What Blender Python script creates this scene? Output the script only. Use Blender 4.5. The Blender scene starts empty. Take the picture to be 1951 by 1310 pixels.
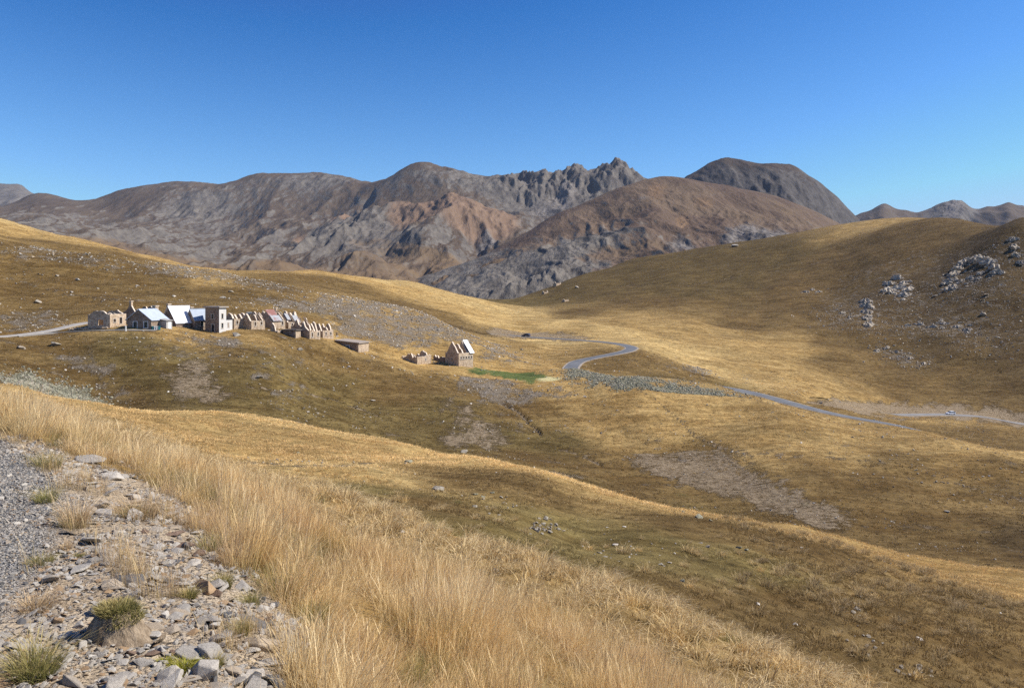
import bpy, bmesh, math, random
import numpy as np
from mathutils import Vector, Matrix
random.seed(7)
RNG = np.random.default_rng(11)
scene = bpy.context.scene
COL = scene.collection
# ------------------------------------------------------------------ camera, sky, sun
F = 1517.0            # focal length in photo pixels (28 mm on 36 mm)
CX, VH = 975.5, 560.0  # principal column, horizon row of the photograph
cam_d = bpy.data.cameras.new('camera')
cam_d.sensor_width = 36.0
cam_d.lens = F / 1951.0 * 36.0
cam_d.shift_y = -(655.0 - VH) / 1951.0
cam_d.clip_start = 0.05
cam_d.clip_end = 40000
cam = bpy.data.objects.new('camera', cam_d)
COL.objects.link(cam)
cam.rotation_euler = (math.radians(90), 0, 0)
scene.camera = cam

SUN_AZ, SUN_EL = math.radians(87), math.radians(43)
world = bpy.data.worlds.new('World')
scene.world = world
world.use_nodes = True
wn = world.node_tree
world.cycles.sampling_method = 'NONE'
sky = wn.nodes.new('ShaderNodeTexSky')
sky.sky_type = 'NISHITA'
sky.sun_disc = False
sky.sun_elevation = SUN_EL
sky.sun_rotation = SUN_AZ
sky.altitude = 0
sky.air_density = 1.0
sky.dust_density = 0.0
sky.ozone_density = 10.0
bg = wn.nodes['Background']
bg.inputs['Strength'].default_value = 0.1
# dry, high-altitude air: deepen the blue of the whole dome (same curve everywhere)
_sep = wn.nodes.new('ShaderNodeSeparateColor'); _com = wn.nodes.new('ShaderNodeCombineColor')
wn.links.new(sky.outputs[0], _sep.inputs[0])
def _wm(op, a, b):
    n = wn.nodes.new('ShaderNodeMath'); n.operation = op
    for i, x in enumerate((a, b)):
        if isinstance(x, bpy.types.NodeSocket): wn.links.new(x, n.inputs[i])
        else: n.inputs[i].default_value = x
    return n.outputs[0]
for _i, (_k, _o, _lo, _hi) in enumerate(((1.40, .1150, .14, .48), (1.48, .170, .38, .70), (1.42, .235, .62, .98))):
    _x = _wm('MULTIPLY', _sep.outputs[_i], .15)
    _y = _wm('MAXIMUM', _wm('MULTIPLY', _wm('SUBTRACT', _x, _o), _k), _wm('MULTIPLY', _x, _lo))
    wn.links.new(_wm('MULTIPLY', _wm('MINIMUM', _y, _hi), 6.8), _com.inputs[_i])
wn.links.new(_com.outputs[0], bg.inputs['Color'])

sd = bpy.data.lights.new('sun', 'SUN')
sd.energy = 5.0
sd.angle = math.radians(0.55)
sd.color = (1.0, 0.945, 0.86)
sun = bpy.data.objects.new('sun', sd)
COL.objects.link(sun)
sun_dir = Vector((math.sin(SUN_AZ) * math.cos(SUN_EL), math.cos(SUN_AZ) * math.cos(SUN_EL), math.sin(SUN_EL)))
sun.rotation_euler = sun_dir.to_track_quat('Z', 'Y').to_euler()
sun.location = (80, 20, 80)

vs = scene.view_settings
vs.view_transform = 'Standard'
vs.look = 'None'
vs.gamma = 1.0
vs.exposure = 0.53
vs.use_curve_mapping = False
scene.cycles.max_bounces = 5
scene.cycles.transparent_max_bounces = 8
scene.cycles.use_denoising = False
scene.cycles.use_adaptive_sampling = True
scene.cycles.adaptive_threshold = 0.015
scene.cycles.volume_bounces = 0

# ------------------------------------------------------------------ numpy noise
def _hash(ix, iy, seed):
    h = (ix.astype(np.int64) * 374761393 + iy.astype(np.int64) * 668265263 + seed * 974634777) & 0xFFFFFFFF
    h = ((h ^ (h >> 13)) * 1274126177) & 0xFFFFFFFF
    h = ((h ^ (h >> 16)) * 2246822519) & 0xFFFFFFFF
    return ((h ^ (h >> 15)) & 0xFFFFFF) / float(0xFFFFFF)

def vnoise(x, y, seed=0):
    """gradient noise, about -1..1"""
    x0 = np.floor(x); y0 = np.floor(y)
    fx = x - x0; fy = y - y0
    sx = fx * fx * fx * (fx * (fx * 6 - 15) + 10); sy = fy * fy * fy * (fy * (fy * 6 - 15) + 10)
    def g(dx, dy):
        a = _hash(x0 + dx, y0 + dy, seed) * 6.2831853
        return np.cos(a) * (fx - dx) + np.sin(a) * (fy - dy)
    a = g(0, 0); b = g(1, 0); c = g(0, 1); d = g(1, 1)
    return ((a + (b - a) * sx) * (1 - sy) + (c + (d - c) * sx) * sy) * 1.5

def fbm(x, y, octv=4, seed=0, gain=0.5, lac=2.03):
    s = 0; a = 1.0; t = 0
    for i in range(octv):
        s = s + a * vnoise(x, y, seed + i * 17); t += a
        x = x * lac + 13.7; y = y * lac - 7.3; a *= gain
    return s / t

def ridged(x, y, octv=4, seed=0, gain=0.5):
    s = 0; a = 1.0; t = 0
    for i in range(octv):
        n = 1 - np.abs(vnoise(x, y, seed + i * 31)) * 1.6
        s = s + a * n; t += a
        x = x * 2.07 + 5.1; y = y * 2.07 - 9.2; a *= gain
    return s / t * 2 - 1

def sstep(a, b, x):
    t = np.clip((x - a) / (b - a), 0, 1)
    return t * t * (3 - 2 * t)

# ------------------------------------------------------------------ terrain surfaces from surveyed control points
# every control point is (column, distance in m, row): its height is (VH-row)/F*distance
class Surface:
    def __init__(self, pts, su=190.0, sy=0.24, lam=1e-4):
        P = np.array(pts, float)
        self.su, self.sy = su, sy
        self.A = np.column_stack([P[:, 0] / su, np.log(P[:, 1]) / sy])
        n = len(P)
        d2 = ((self.A[:, None] - self.A[None]) ** 2).sum(-1)
        K = 0.5 * d2 * np.log(d2 + 1e-12) + lam * np.eye(n)
        Q = np.column_stack([np.ones(n), self.A])
        M = np.zeros((n + 3, n + 3)); M[:n, :n] = K; M[:n, n:] = Q; M[n:, :n] = Q.T
        r = np.zeros(n + 3); r[:n] = P[:, 2]
        self.w = np.linalg.solve(M, r)
        self.n = n
    def __call__(self, u, L):
        """row for columns u and log distances L (any shape)"""
        sh = np.shape(u)
        B = np.column_stack([np.ravel(u) / self.su, np.ravel(L) / self.sy])
        out = np.empty(len(B))
        for i in range(0, len(B), 20000):
            b = B[i:i + 20000]
            d2 = ((b[:, None] - self.A[None]) ** 2).sum(-1)
            out[i:i + 20000] = (0.5 * d2 * np.log(d2 + 1e-12)) @ self.w[:self.n] + self.w[self.n] + b @ self.w[self.n + 1:]
        return out.reshape(sh)

def cols(d):
    return [(u, y, v) for u, lst in d.items() for (y, v) in lst]

def zc(y, z):          # a control given by height instead of row
    return (y, VH - z * F / y)

VIEW = {
 -420: [zc(2.2,-1.6), zc(4.5,-1.6), zc(8,-1.6), (14,715), (30,705), (60,695), (90,690), (150,660), (175,610), (230,520), (300,400), (335,405), (450,350), (550,320), (700,345), (1000,400)],
 -150: [zc(2.2,-1.6), zc(4.5,-1.61), zc(8,-1.65), (12,765), (30,735), (60,722), (90,715), (125,715), (150,685), (170,640), (200,600), (240,530), (300,440), (335,445), (450,400), (550,375), (700,400), (1000,450)],
 14: [zc(2.2,-1.6), zc(3.2,-1.61), zc(4.5,-1.62), zc(6.5,-1.63), (8.6,838), (11,800), (14,790), (30,765), (60,748), (90,735), (125,737), (150,705), (170,652), (181,640), (200,620), (230,580), (270,520), (300,468), (330,473), (450,447), (550,421), (700,445), (1000,490)],
 200: [zc(2.2,-1.62), zc(3.2,-1.63), zc(4.5,-1.65), zc(6.5,-1.72), (10,855), (14,845), (30,812), (50,795), (75,775), (100,798), (130,790), (148,768), (165,695), (178,640), (185,627), (200,618), (225,595), (265,545), (310,488), (338,494), (430,480), (500,468), (640,490), (1000,520)],
 300: [(185,631),(178,646)],
 400: [zc(2.2,-1.68), zc(3.2,-1.7), zc(4.5,-1.74), zc(6.5,-1.95), (9,945), (13,915), (20,893), (30,882), (40,876), (58,832), (75,785), (105,808), (130,797), (145,778), (160,730), (178,672), (188,642), (195,634), (205,625), (230,600), (270,560), (320,516), (345,522), (450,516), (500,510), (640,530), (1000,555)],
 500: [zc(4.5,-1.84), (75,797),(200,634),(186,658)],
 600: [zc(2.2,-1.82), zc(3.2,-1.88), zc(4.5,-1.98), zc(6.2,-2.22), (8,1050), (12,1008), (18,945), (28,935), (42,893), (60,850), (75,812), (105,846), (130,835), (150,805), (175,745), (198,690), (210,655), (217,643), (228,635), (250,612), (285,577), (320,550), (345,556), (430,540), (540,517), (680,540), (1000,570)],
 700: [(16,985), (28,950), (42,895), (60,858), (75,830), (222,672), (212,690)],
 800: [zc(2.2,-2.05), zc(3.2,-2.15), zc(4.5,-2.3), (7.5,1130), (11,1087), (15.5,1020), (25,990), (38,935), (50,890), (62,868), (72,851), (100,882), (130,872), (155,835), (180,775), (205,720), (222,697), (240,676), (270,637), (310,592), (340,601), (420,590), (520,565), (620,541), (760,560), (1000,580)],
 900: [(24,1010), (35,960), (50,893), (62,870), (75,886), (100,893), (228,703), (240,692), (262,665), (290,634), (310,640), (340,636)],
 1000: [zc(2.2,-2.3), zc(3.2,-2.42), zc(4.5,-2.6), (7,1205), (10.5,1155), (14.5,1085), (22,1060), (33,990), (45,915), (55,889), (75,916), (110,906), (140,885), (165,840), (190,775), (212,732), (228,716), (240,706), (252,697), (268,692), (300,676), (350,656), (400,641), (470,620), (560,597), (680,580), (780,566), (1000,600)],
 1100: [(14,1125), (22,1088), (33,1030), (45,950), (54,915), (68,942), (226,712), (215,726), (234,704), (248,712), (290,690), (350,662), (840,527), (1000,560)],
 1200: [zc(2.2,-2.55), zc(4.5,-2.85), (6.5,1310), (10,1240), (13.5,1160), (22,1110), (34,1020), (45,965), (53,944), (68,972), (100,965), (130,935), (155,880), (180,800), (203,737), (216,718), (238,724), (290,692), (340,663), (400,642), (500,606), (620,570), (750,535), (850,508), (920,496), (1000,505)],
 1300: [(13,1200), (22,1142), (33,1042), (45,985), (52,967), (205,737)],
 1400: [zc(2.2,-2.8), zc(4.5,-3.15), (6,1420), (9.5,1320), (13,1235), (20,1190), (30,1080), (42,1010), (50,990), (66,1018), (95,1010), (120,985), (145,900), (170,820), (192,762), (200,753), (212,745), (226,740), (237,747), (262,755), (320,718), (400,672), (500,620), (600,572), (700,527), (800,485), (880,461), (1000,480)],
 1500: [(12.5,1275), (19,1240), (29,1120), (40,1040), (48,1015), (62,1032), (85,1008), (180,785), (190,778), (200,770), (211,760), (222,764), (238,781), (300,745)],
 1600: [zc(2.2,-3.0), zc(4.5,-3.35), (5.5,1540), (12,1320), (18,1290), (27,1155), (38,1075), (46,1043), (60,1062), (80,1025), (95,1038), (108,1020), (125,960), (145,890), (165,835), (180,807), (190,803), (200,793), (212,780), (224,784), (248,803), (300,774), (350,745), (420,692), (500,620), (600,552), (700,490), (800,445), (850,428), (1000,445)],
 1700: [(11.5,1370), (17,1340), (26,1190), (37,1105), (44,1078), (58,1096), (78,1047), (172,827), (186,822), (200,810), (211,800), (223,806), (252,824), (330,786)],
 1800: [zc(2.2,-3.2), (11,1430), (17,1380), (25,1230), (36,1135), (43,1110), (57,1126), (76,1067), (90,1080), (100,1062), (115,1010), (135,940), (155,870), (166,842), (185,838), (200,832), (211,832), (225,838), (248,838), (300,808), (345,791), (390,742), (450,650), (520,560), (590,495), (650,448), (700,422), (1000,435)],
 1951: [zc(2.2,-3.4), zc(4.5,-3.85), (10.5,1520), (16,1450), (24,1290), (34,1180), (41,1150), (54,1165), (72,1092), (85,1101), (95,1087), (110,1030), (130,965), (150,892), (165,858), (180,868), (200,876), (226,868), (262,840), (340,807), (380,742), (430,640), (480,563), (530,486), (575,424), (700,445), (1000,465)],
 2250: [zc(2.2,-3.7), zc(4.5,-4.3), (10,1700), (15,1620), (22,1420), (32,1280), (38,1240), (54,1240), (72,1160), (95,1130), (130,1010), (165,910), (200,900), (260,860), (330,815), (380,742), (430,645), (480,565), (530,490), (575,432), (700,450), (1000,470)],
}
near_surface = Surface(cols(VIEW))

# coarse evaluation, then bicubic-free fine bilinear lookup
U0, U1, NU = -400.0, 2330.0, 300
Y0, Y1, NL = 2.2, 1000.0, 520
cu = np.linspace(U0, U1, NU); cl = np.linspace(math.log(Y0), math.log(Y1), NL)
GU, GL = np.meshgrid(cu, cl)
ROW = near_surface(GU, GL)

def row_at(u, L):
    """smooth lookup of the survey (Catmull-Rom in both directions)"""
    a = np.clip((np.asarray(u, float) - U0) / (U1 - U0) * (NU - 1), 0, NU - 1.0001)
    b = np.clip((np.asarray(L, float) - cl[0]) / (cl[-1] - cl[0]) * (NL - 1), 0, NL - 1.0001)
    i = np.floor(a).astype(int); j = np.floor(b).astype(int); fa = a - i; fb = b - j
    def w(t):
        return (-.5*t**3 + t**2 - .5*t, 1.5*t**3 - 2.5*t**2 + 1, -1.5*t**3 + 2*t**2 + .5*t, .5*t**3 - .5*t**2)
    wa, wb = w(fa), w(fb)
    s = 0
    for q in range(4):
        jj = np.clip(j + q - 1, 0, NL - 1)
        r = 0
        for p in range(4):
            r = r + wa[p] * ROW[jj, np.clip(i + p - 1, 0, NU - 1)]
        s = s + wb[q] * r
    return s

OCT = [(55, 2.0), (21, 1.0), (9, .4), (4, .15), (1.7, .05), (.75, .022), (.33, .011), (.15, .006), (.07, .003)]
def base_height(x, y):
    """ground height anywhere in front of the camera"""
    y = np.maximum(y, Y0)
    u = CX + F * x / y
    v = row_at(u, np.log(y))
    z = (VH - v) / F * y
    for k, (wl, amp) in enumerate(OCT):
        fade = sstep(2.0, 4.0, wl / (0.009 * y))
        a = np.minimum(amp, 0.0045 * y) * fade
        z = z + a * vnoise(x / wl + k * 3.1, y / wl - k * 7.7, 100 + k)
    return z

ROADS = []   # (N,3) centre lines, half width; filled below, then the ground is graded to them
def ground(x, y):
    x = np.asarray(x, float); y = np.asarray(y, float)
    z = base_height(x, y)
    for P, hw, soft in ROADS:
        m = (x > P[:, 0].min() - soft) & (x < P[:, 0].max() + soft) & (y > P[:, 1].min() - soft) & (y < P[:, 1].max() + soft)
        if not np.any(m): continue
        xs, ys = x[m], y[m]
        best = np.full(xs.shape, 1e9); bz = np.zeros(xs.shape)
        for a, b in zip(P[:-1], P[1:]):
            d = b[:2] - a[:2]; t = np.clip(((xs - a[0]) * d[0] + (ys - a[1]) * d[1]) / max(d @ d, 1e-9), 0, 1)
            q = np.hypot(xs - a[0] - t * d[0], ys - a[1] - t * d[1])
            k = q < best
            best = np.where(k, q, best); bz = np.where(k, a[2] + t * (b[2] - a[2]), bz)
        w = 1 - sstep(hw, soft, best)
        zz = z[m]; z = z.copy(); z[m] = zz * (1 - w) + (bz - 0.12) * w
    return z

def hit(u, v, ymin=2.3, ymax=990.0):
    """first ground point seen through photo pixel (u, v)"""
    L = np.linspace(math.log(ymin), math.log(ymax), 520)
    y = np.exp(L); x = (u - CX) / F * y
    r = VH - ground(x, y) * F / y
    k = int(np.argmax(r <= v))
    if r[k] > v: k = int(np.argmin(r))
    elif k > 0:
        t = (r[k - 1] - v) / max(r[k - 1] - r[k], 1e-6); t = min(1.0, max(0.0, t))
        yy = y[k - 1] + (y[k] - y[k - 1]) * t; xx = (u - CX) / F * yy
        return Vector((xx, yy, float(ground(np.array([xx]), np.array([yy]))[0])))
    return Vector((x[k], y[k], (VH - r[k]) / F * y[k]))

def smooth_path(pts, n):
    P = np.array(pts, float); d = np.r_[0, np.cumsum(np.linalg.norm(np.diff(P[:, :2], axis=0), axis=1))]
    t = np.linspace(0, d[-1], n)
    Q = np.column_stack([np.interp(t, d, P[:, k]) for k in range(3)])
    for _ in range(max(6, n // 12)):
        Q[1:-1] = .25 * Q[:-2] + .5 * Q[1:-1] + .25 * Q[2:]
    return Q

def road_points(px, ymin, ymax):
    out = []
    for q in px:
        if len(q) == 3:
            u, v, yy = q; x = (u - CX) / F * yy
            out.append((x, yy, float(ground(np.array([x]), np.array([yy]))[0])))
        else:
            out.append(tuple(hit(q[0], q[1], ymin, ymax)))
    return out
# ------------------------------------------------------------------ material helpers
def new_mat(name):
    m = bpy.data.materials.new(name); m.use_nodes = True
    nt = m.node_tree
    b = nt.nodes['Principled BSDF']
    b.inputs['Roughness'].default_value = 0.9
    b.inputs['Specular IOR Level'].default_value = 0.15
    return m, nt, b

class NT:
    """small node-writing helper"""
    def __init__(self, nt): self.nt = nt; self.N = nt.nodes; self.L = nt.links
    def node(self, t, **k):
        n = self.N.new(t)
        for a, b in k.items(): setattr(n, a, b)
        return n
    def put(self, sock, val):
        if isinstance(val, bpy.types.NodeSocket): self.L.new(val, sock)
        elif isinstance(val, tuple) and len(val) == 3 and sock.type == 'RGBA': sock.default_value = (*val, 1)
        else: sock.default_value = val
    def noise(self, vec, scale, detail=4, rough=0.6, dist=0.0, out=0):
        n = self.node('ShaderNodeTexNoise'); self.put(n.inputs['Vector'], vec)
        n.inputs['Scale'].default_value = scale; n.inputs['Detail'].default_value = detail
        n.inputs['Roughness'].default_value = rough; n.inputs['Distortion'].default_value = dist
        return n.outputs[out]
    def voro(self, vec, scale, feature='F1', out='Distance', rnd=1.0):
        n = self.node('ShaderNodeTexVoronoi', feature=feature); self.put(n.inputs['Vector'], vec)
        n.inputs['Scale'].default_value = scale; n.inputs['Randomness'].default_value = rnd
        return n.outputs[out]
    def ramp(self, x, a, b, lo=0.0, hi=1.0):
        n = self.node('ShaderNodeMapRange', interpolation_type='SMOOTHSTEP')
        self.put(n.inputs['Value'], x); self.put(n.inputs['From Min'], a); self.put(n.inputs['From Max'], b)
        self.put(n.inputs['To Min'], lo); self.put(n.inputs['To Max'], hi)
        return n.outputs[0]
    def math(self, op, a, b=0.0, c=0.0, clamp=False):
        n = self.node('ShaderNodeMath', operation=op, use_clamp=clamp)
        self.put(n.inputs[0], a); self.put(n.inputs[1], b); self.put(n.inputs[2], c)
        return n.outputs[0]
    def mix(self, f, a, b, mode='MIX'):
        n = self.node('ShaderNodeMix', data_type='RGBA', blend_type=mode)
        self.put(n.inputs[0], f); self.put(n.inputs[6], a); self.put(n.inputs[7], b)
        return n.outputs[2]
    def attr(self, name):
        n = self.node('ShaderNodeAttribute'); n.attribute_name = name
        return n
    def pos(self):
        return self.node('ShaderNodeNewGeometry').outputs['Position']
    def obj(self):
        return self.node('ShaderNodeTexCoord').outputs['Object']
    def scale(self, vec, s):
        n = self.node('ShaderNodeVectorMath', operation='MULTIPLY')
        self.put(n.inputs[0], vec); n.inputs[1].default_value = s
        return n.outputs[0]
    def bump(self, h, dist, strength=1.0, nrm=None):
        n = self.node('ShaderNodeBump'); self.put(n.inputs['Height'], h)
        self.put(n.inputs['Distance'], dist); self.put(n.inputs['Strength'], strength)
        if nrm is not None: self.put(n.inputs['Normal'], nrm)
        return n.outputs[0]
    def rand(self):
        return self.node('ShaderNodeObjectInfo').outputs['Random']

# ------------------------------------------------------------------ mesh helpers
def link(o, parent=None):
    COL.objects.link(o)
    if parent is not None: o.parent = parent
    return o

def mesh_obj(name, verts, faces, mats, parent=None, smooth=False, fmat=None):
    me = bpy.data.meshes.new(name)
    me.from_pydata([tuple(v) for v in verts], [], faces)
    for m in (mats if isinstance(mats, (list, tuple)) else [mats]): me.materials.append(m)
    if fmat is not None: me.polygons.foreach_set('material_index', fmat)
    if smooth: me.polygons.foreach_set('use_smooth', [True] * len(me.polygons))
    me.update()
    return link(bpy.data.objects.new(name, me), parent)

def grid_obj(name, X, Y, Z, mat, attrs=None, smooth=True):
    """regular grid mesh of shape (rows, cols), built from arrays"""
    nr, nc = X.shape
    co = np.column_stack([X.ravel(), Y.ravel(), Z.ravel()]).astype(np.float32)
    idx = np.arange(nr * nc).reshape(nr, nc)
    q = np.stack([idx[:-1, :-1], idx[:-1, 1:], idx[1:, 1:], idx[1:, :-1]], -1).reshape(-1, 4).astype(np.int32)
    me = bpy.data.meshes.new(name)
    me.vertices.add(len(co)); me.vertices.foreach_set('co', co.ravel())
    me.loops.add(q.size); me.loops.foreach_set('vertex_index', q.ravel())
    me.polygons.add(len(q)); me.polygons.foreach_set('loop_start', np.arange(0, q.size, 4, dtype=np.int32))
    me.polygons.foreach_set('use_smooth', np.full(len(q), smooth))
    me.update(calc_edges=True)
    for k, A in (attrs or {}).items():
        a = me.color_attributes.new(k, 'FLOAT_COLOR', 'POINT')
        a.data.foreach_set('color', A.reshape(-1, 4).astype(np.float32).ravel())
    me.materials.append(mat)
    return link(bpy.data.objects.new(name, me))

def tag(o, label=None, cat=None, group=None, kind=None):
    if label: o['label'] = label
    if cat: o['category'] = cat
    if group: o['group'] = group
    if kind: o['kind'] = kind
    return o

def empty(name, loc, rz=0.0):
    o = bpy.data.objects.new(name, None); COL.objects.link(o)
    o.location = loc; o.rotation_euler = (0, 0, rz); o.empty_display_size = 0.3
    return o

# ------------------------------------------------------------------ roads are surveyed first, the ground is graded to them
valley_px = [(925,636), (960,637), (1005,642), (1060,645), (1110,648), (1160,652), (1190,656), (1207,662), (1195,669), (1165,675), (1130,681), (1100,687), (1086,693, 272), (1090,702, 258), (1130,712, 246), (1200,722, 238), (1300,738, 230), (1400,746, 222), (1450,752, 215), (1500,765, 207), (1560,777, 204), (1620,789, 201), (1700,806, 201), (1780,824, 201), (1850,845, 203), (1950,880, 206), (2080,900, 210)]
valley_path = smooth_path(road_points(valley_px, 236, 700), 150)
lower_px = [(1560,778, 300), (1620,786, 318), (1700,786, 330), (1800,790, 343), (1870,796, 345), (1951,804, 342), (2100,820, 330)]
lower_path = smooth_path(road_points(lower_px, 260, 400), 80)
camp_px = [(-120,648), (14,640), (60,635), (100,629), (140,619), (175,613), (215,611, 203)]
camp_path = smooth_path(road_points(camp_px, 150, 260), 50)
yard_px = [(30,640), (110,633), (180,629), (240,628), (300,629)]
yard_path = smooth_path(road_points(yard_px, 150, 230), 40)
ROADS += [(valley_path, 3.6, 9.0), (lower_path, 3.6, 8.0), (camp_path, 1.8, 4.5), (yard_path, 2.2, 4.5)]
# level building plots: (u, y, v base, radius)
# ------------------------------------------------------------------ what covers the ground, by place
GRASS_SITES = [  # column, distance, turf tone, some with crest sunlight or hollow shade in it (G gold, T tan, O olive, B brown, H dark heath)
 (14,9,'G'),(200,9,'G'),(400,8,'G'),(600,6,'G'),(800,6,'G'),(1100,6,'G'),(1500,6,'G'),(1951,6,'G'),
 (14,40,'G'),(200,30,'T'),(400,14,'G'),(600,15,'T'),(800,14,'T'),(1000,13,'T'),(1200,12,'T'),(1400,12,'T'),(1700,11,'T'),(700,18,'T'),(900,16,'T'),(1100,14,'T'),
 (500,32,'T'),(700,32,'P'),(620,40,'G'),(800,30,'B'),(900,45,'B'),(1000,45,'B'),(1100,34,'P'),(1200,32,'P'),(1000,24,'P'),(1300,40,'B'),(1400,30,'P'),(1350,22,'B'),
 (1500,25,'B'),(1500,40,'B'),(1600,26,'B'),(1600,40,'B'),(1700,24,'B'),(1850,24,'B'),(1850,36,'B'),(1951,22,'B'),(1951,36,'B'),
 (300,60,'T'),(450,60,'T'),(600,60,'T'),(700,64,'T'),(250,74,'G'),(400,75,'G'),(600,75,'G'),(750,74,'G'),(850,64,'G'),(1000,55,'G'),(1200,53,'G'),
 (1550,80,'T'),(1700,78,'T'),(1850,75,'T'),(1951,70,'T'),(1400,50,'T'),(1600,46,'T'),
 (100,150,'B'),(250,150,'B'),(350,165,'O'),(250,172,'O'),(450,165,'O'),(450,180,'B'),(550,150,'O'),(600,175,'O'),(600,200,'B'),(750,160,'O'),(750,190,'B'),(850,205,'B'),(1000,150,'B'),(1000,190,'B'),(1050,165,'O'),
 (1100,130,'O'),(1200,130,'B'),(1150,180,'T'),(1250,190,'T'),(1200,205,'T'),(1300,170,'T'),(1350,160,'B'),(1450,180,'T'),(1550,165,'T'),(1480,150,'T'),(1550,140,'B'),(1700,150,'B'),(1700,165,'T'),(1800,130,'B'),(1900,150,'B'),(1951,110,'H'),(1800,110,'B'),(1951,165,'T'),
 (100,185,'B'),(200,190,'T'),(330,185,'T'),(450,195,'T'),(560,215,'B'),(650,225,'T'),(800,222,'G'),(960,225,'G'),(1050,225,'G'),(1120,222,'T'),
 (100,230,'B'),(200,250,'B'),(60,270,'B'),(300,280,'B'),(400,300,'T'),(450,270,'B'),(150,300,'B'),(500,300,'B'),(700,300,'T'),(850,290,'T'),
 (860,64,'S'),(930,60,'S'),(1050,54.5,'S'),(1100,54,'S'),(1150,53.5,'S'),(1250,52.5,'S'),(1300,52,'G'),(1350,51,'G'),(1450,49,'G'),(300,75,'S'),(350,75,'S'),(500,75,'S'),(550,75,'S'),(650,75,'S'),(700,75,'S'),(800,72,'S'),(560,42,'S'),(680,43,'S'),(450,42,'G'),  # ridge crests: golden grass, paler still to carry their sunlit edge
 (1500,47,'T'),(1650,45,'T'),(1750,44,'T'),(1900,42,'T'),(1650,80,'G'),(1800,76,'G'),(1900,73,'G'),(1600,80,'G'),
 (650,160,'O'),(700,175,'O'),(850,160,'O'),(850,180,'O'),(950,165,'O'),(500,175,'O'),(400,155,'O'),(300,155,'O'),(650,190,'O'),(700,205,'B'),(950,130,'O'),(1050,130,'O'),(1150,120,'O'),(1150,145,'B'),(1300,115,'O'),(1400,110,'O'),(1250,150,'B'),(1400,140,'B'),(1500,120,'B'),(1600,120,'B'),(1700,110,'B'),(1850,130,'B'),(1950,140,'B'),
 (1250,170,'T'),(1350,180,'T'),(1450,170,'T'),(1500,175,'T'),(1600,170,'T'),(1650,172,'T'),(1750,167,'T'),(1850,163,'T'),(1400,150,'T'),(1600,150,'T'),(1700,140,'B'),(1100,200,'T'),(1150,208,'T'),(1000,215,'G'),(900,215,'G'),(1250,208,'T'),
 (14,550,'S'),(100,525,'S'),(200,498,'G'),(400,497,'G'),(600,535,'G'),(750,590,'S'),(850,560,'S'),(950,480,'S'),(950,560,'S'),(1000,560,'S'),(1050,480,'S'),(1150,430,'S'),(1250,400,'S'),(1300,370,'S'),(1350,330,'S'),(1450,310,'S'),(1500,300,'T'),(1050,380,'S'),(1200,520,'T'),(1350,480,'T'),(1450,420,'T'),
 (1300,250,'O'),(1400,250,'H'),(1500,240,'H'),(1550,250,'B'),(1150,300,'B'),(1300,650,'D'),(1300,720,'D'),(1500,620,'E'),(1500,750,'D'),(1600,620,'E'),(1700,720,'E'),(1700,480,'E'),(1600,480,'E'),(1800,560,'H'),(1900,480,'H'),(1900,420,'H'),(1800,440,'H'),  # first three sites: the hollow's shadow put into darker turf
 (14,500,'G'),(100,450,'B'),(100,500,'G'),(250,440,'B'),(300,480,'T'),(500,500,'T'),(560,440,'B'),(650,470,'B'),(700,540,'G'),(800,560,'G'),(780,430,'B'),(850,380,'H'),(900,500,'G'),
 (1000,300,'T'),(1050,320,'T'),(1000,480,'G'),(1000,700,'O'),(1100,420,'T'),(1100,560,'E'),(1100,700,'D'),(1200,310,'B'),(1300,300,'B'),(1200,480,'T'),(1300,420,'T'),(1400,360,'T'),(1400,280,'O'),(1250,600,'E'),(1250,800,'D'),(1400,500,'E'),(1400,650,'D'),(1400,830,'D'),
 (1500,260,'B'),(1500,350,'T'),(1500,450,'T'),(1550,560,'E'),(1600,330,'T'),(1600,420,'B'),(1600,700,'E'),(1650,800,'T'),(1650,560,'H'),(1700,230,'B'),(1750,330,'T'),(1750,390,'B'),(1750,480,'H'),(1750,620,'E'),(1850,260,'B'),(1850,420,'B'),(1850,520,'H'),(1900,580,'H'),(1951,430,'H'),(1951,540,'H'),(1800,680,'E')]
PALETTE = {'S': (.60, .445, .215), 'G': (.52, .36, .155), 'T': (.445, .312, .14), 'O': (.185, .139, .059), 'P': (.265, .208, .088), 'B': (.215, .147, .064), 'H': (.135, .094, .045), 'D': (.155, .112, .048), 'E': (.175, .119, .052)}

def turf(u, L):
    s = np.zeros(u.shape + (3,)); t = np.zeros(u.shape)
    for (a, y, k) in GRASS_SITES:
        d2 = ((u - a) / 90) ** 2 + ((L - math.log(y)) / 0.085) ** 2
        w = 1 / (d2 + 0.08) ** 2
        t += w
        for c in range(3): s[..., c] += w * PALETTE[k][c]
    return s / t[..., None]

_cuu = np.linspace(-500, 2400, 220); _cll = np.linspace(math.log(Y0), math.log(1000.0), 320)
_T = turf(*np.meshgrid(_cuu, _cll))
def turf_at(u, L, x, y):
    wu = u + 40 * fbm(x / (0.05 * y + 1), L * 20, 3, 40); wl = L + .028 * fbm(x / (0.05 * y + 1) + 30, L * 20, 3, 44)
    ia = np.clip((wu - _cuu[0]) / (_cuu[-1] - _cuu[0]) * (len(_cuu) - 1), 0, len(_cuu) - 1.001); ib = np.clip((wl - _cll[0]) / (_cll[-1] - _cll[0]) * (len(_cll) - 1), 0, len(_cll) - 1.001)
    i = ia.astype(int); j = ib.astype(int); fa = (ia - i)[..., None]; fb = (ib - j)[..., None]
    return (_T[j, i] * (1 - fa) + _T[j, i + 1] * fa) * (1 - fb) + (_T[j + 1, i] * (1 - fa) + _T[j + 1, i + 1] * fa) * fb

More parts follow.
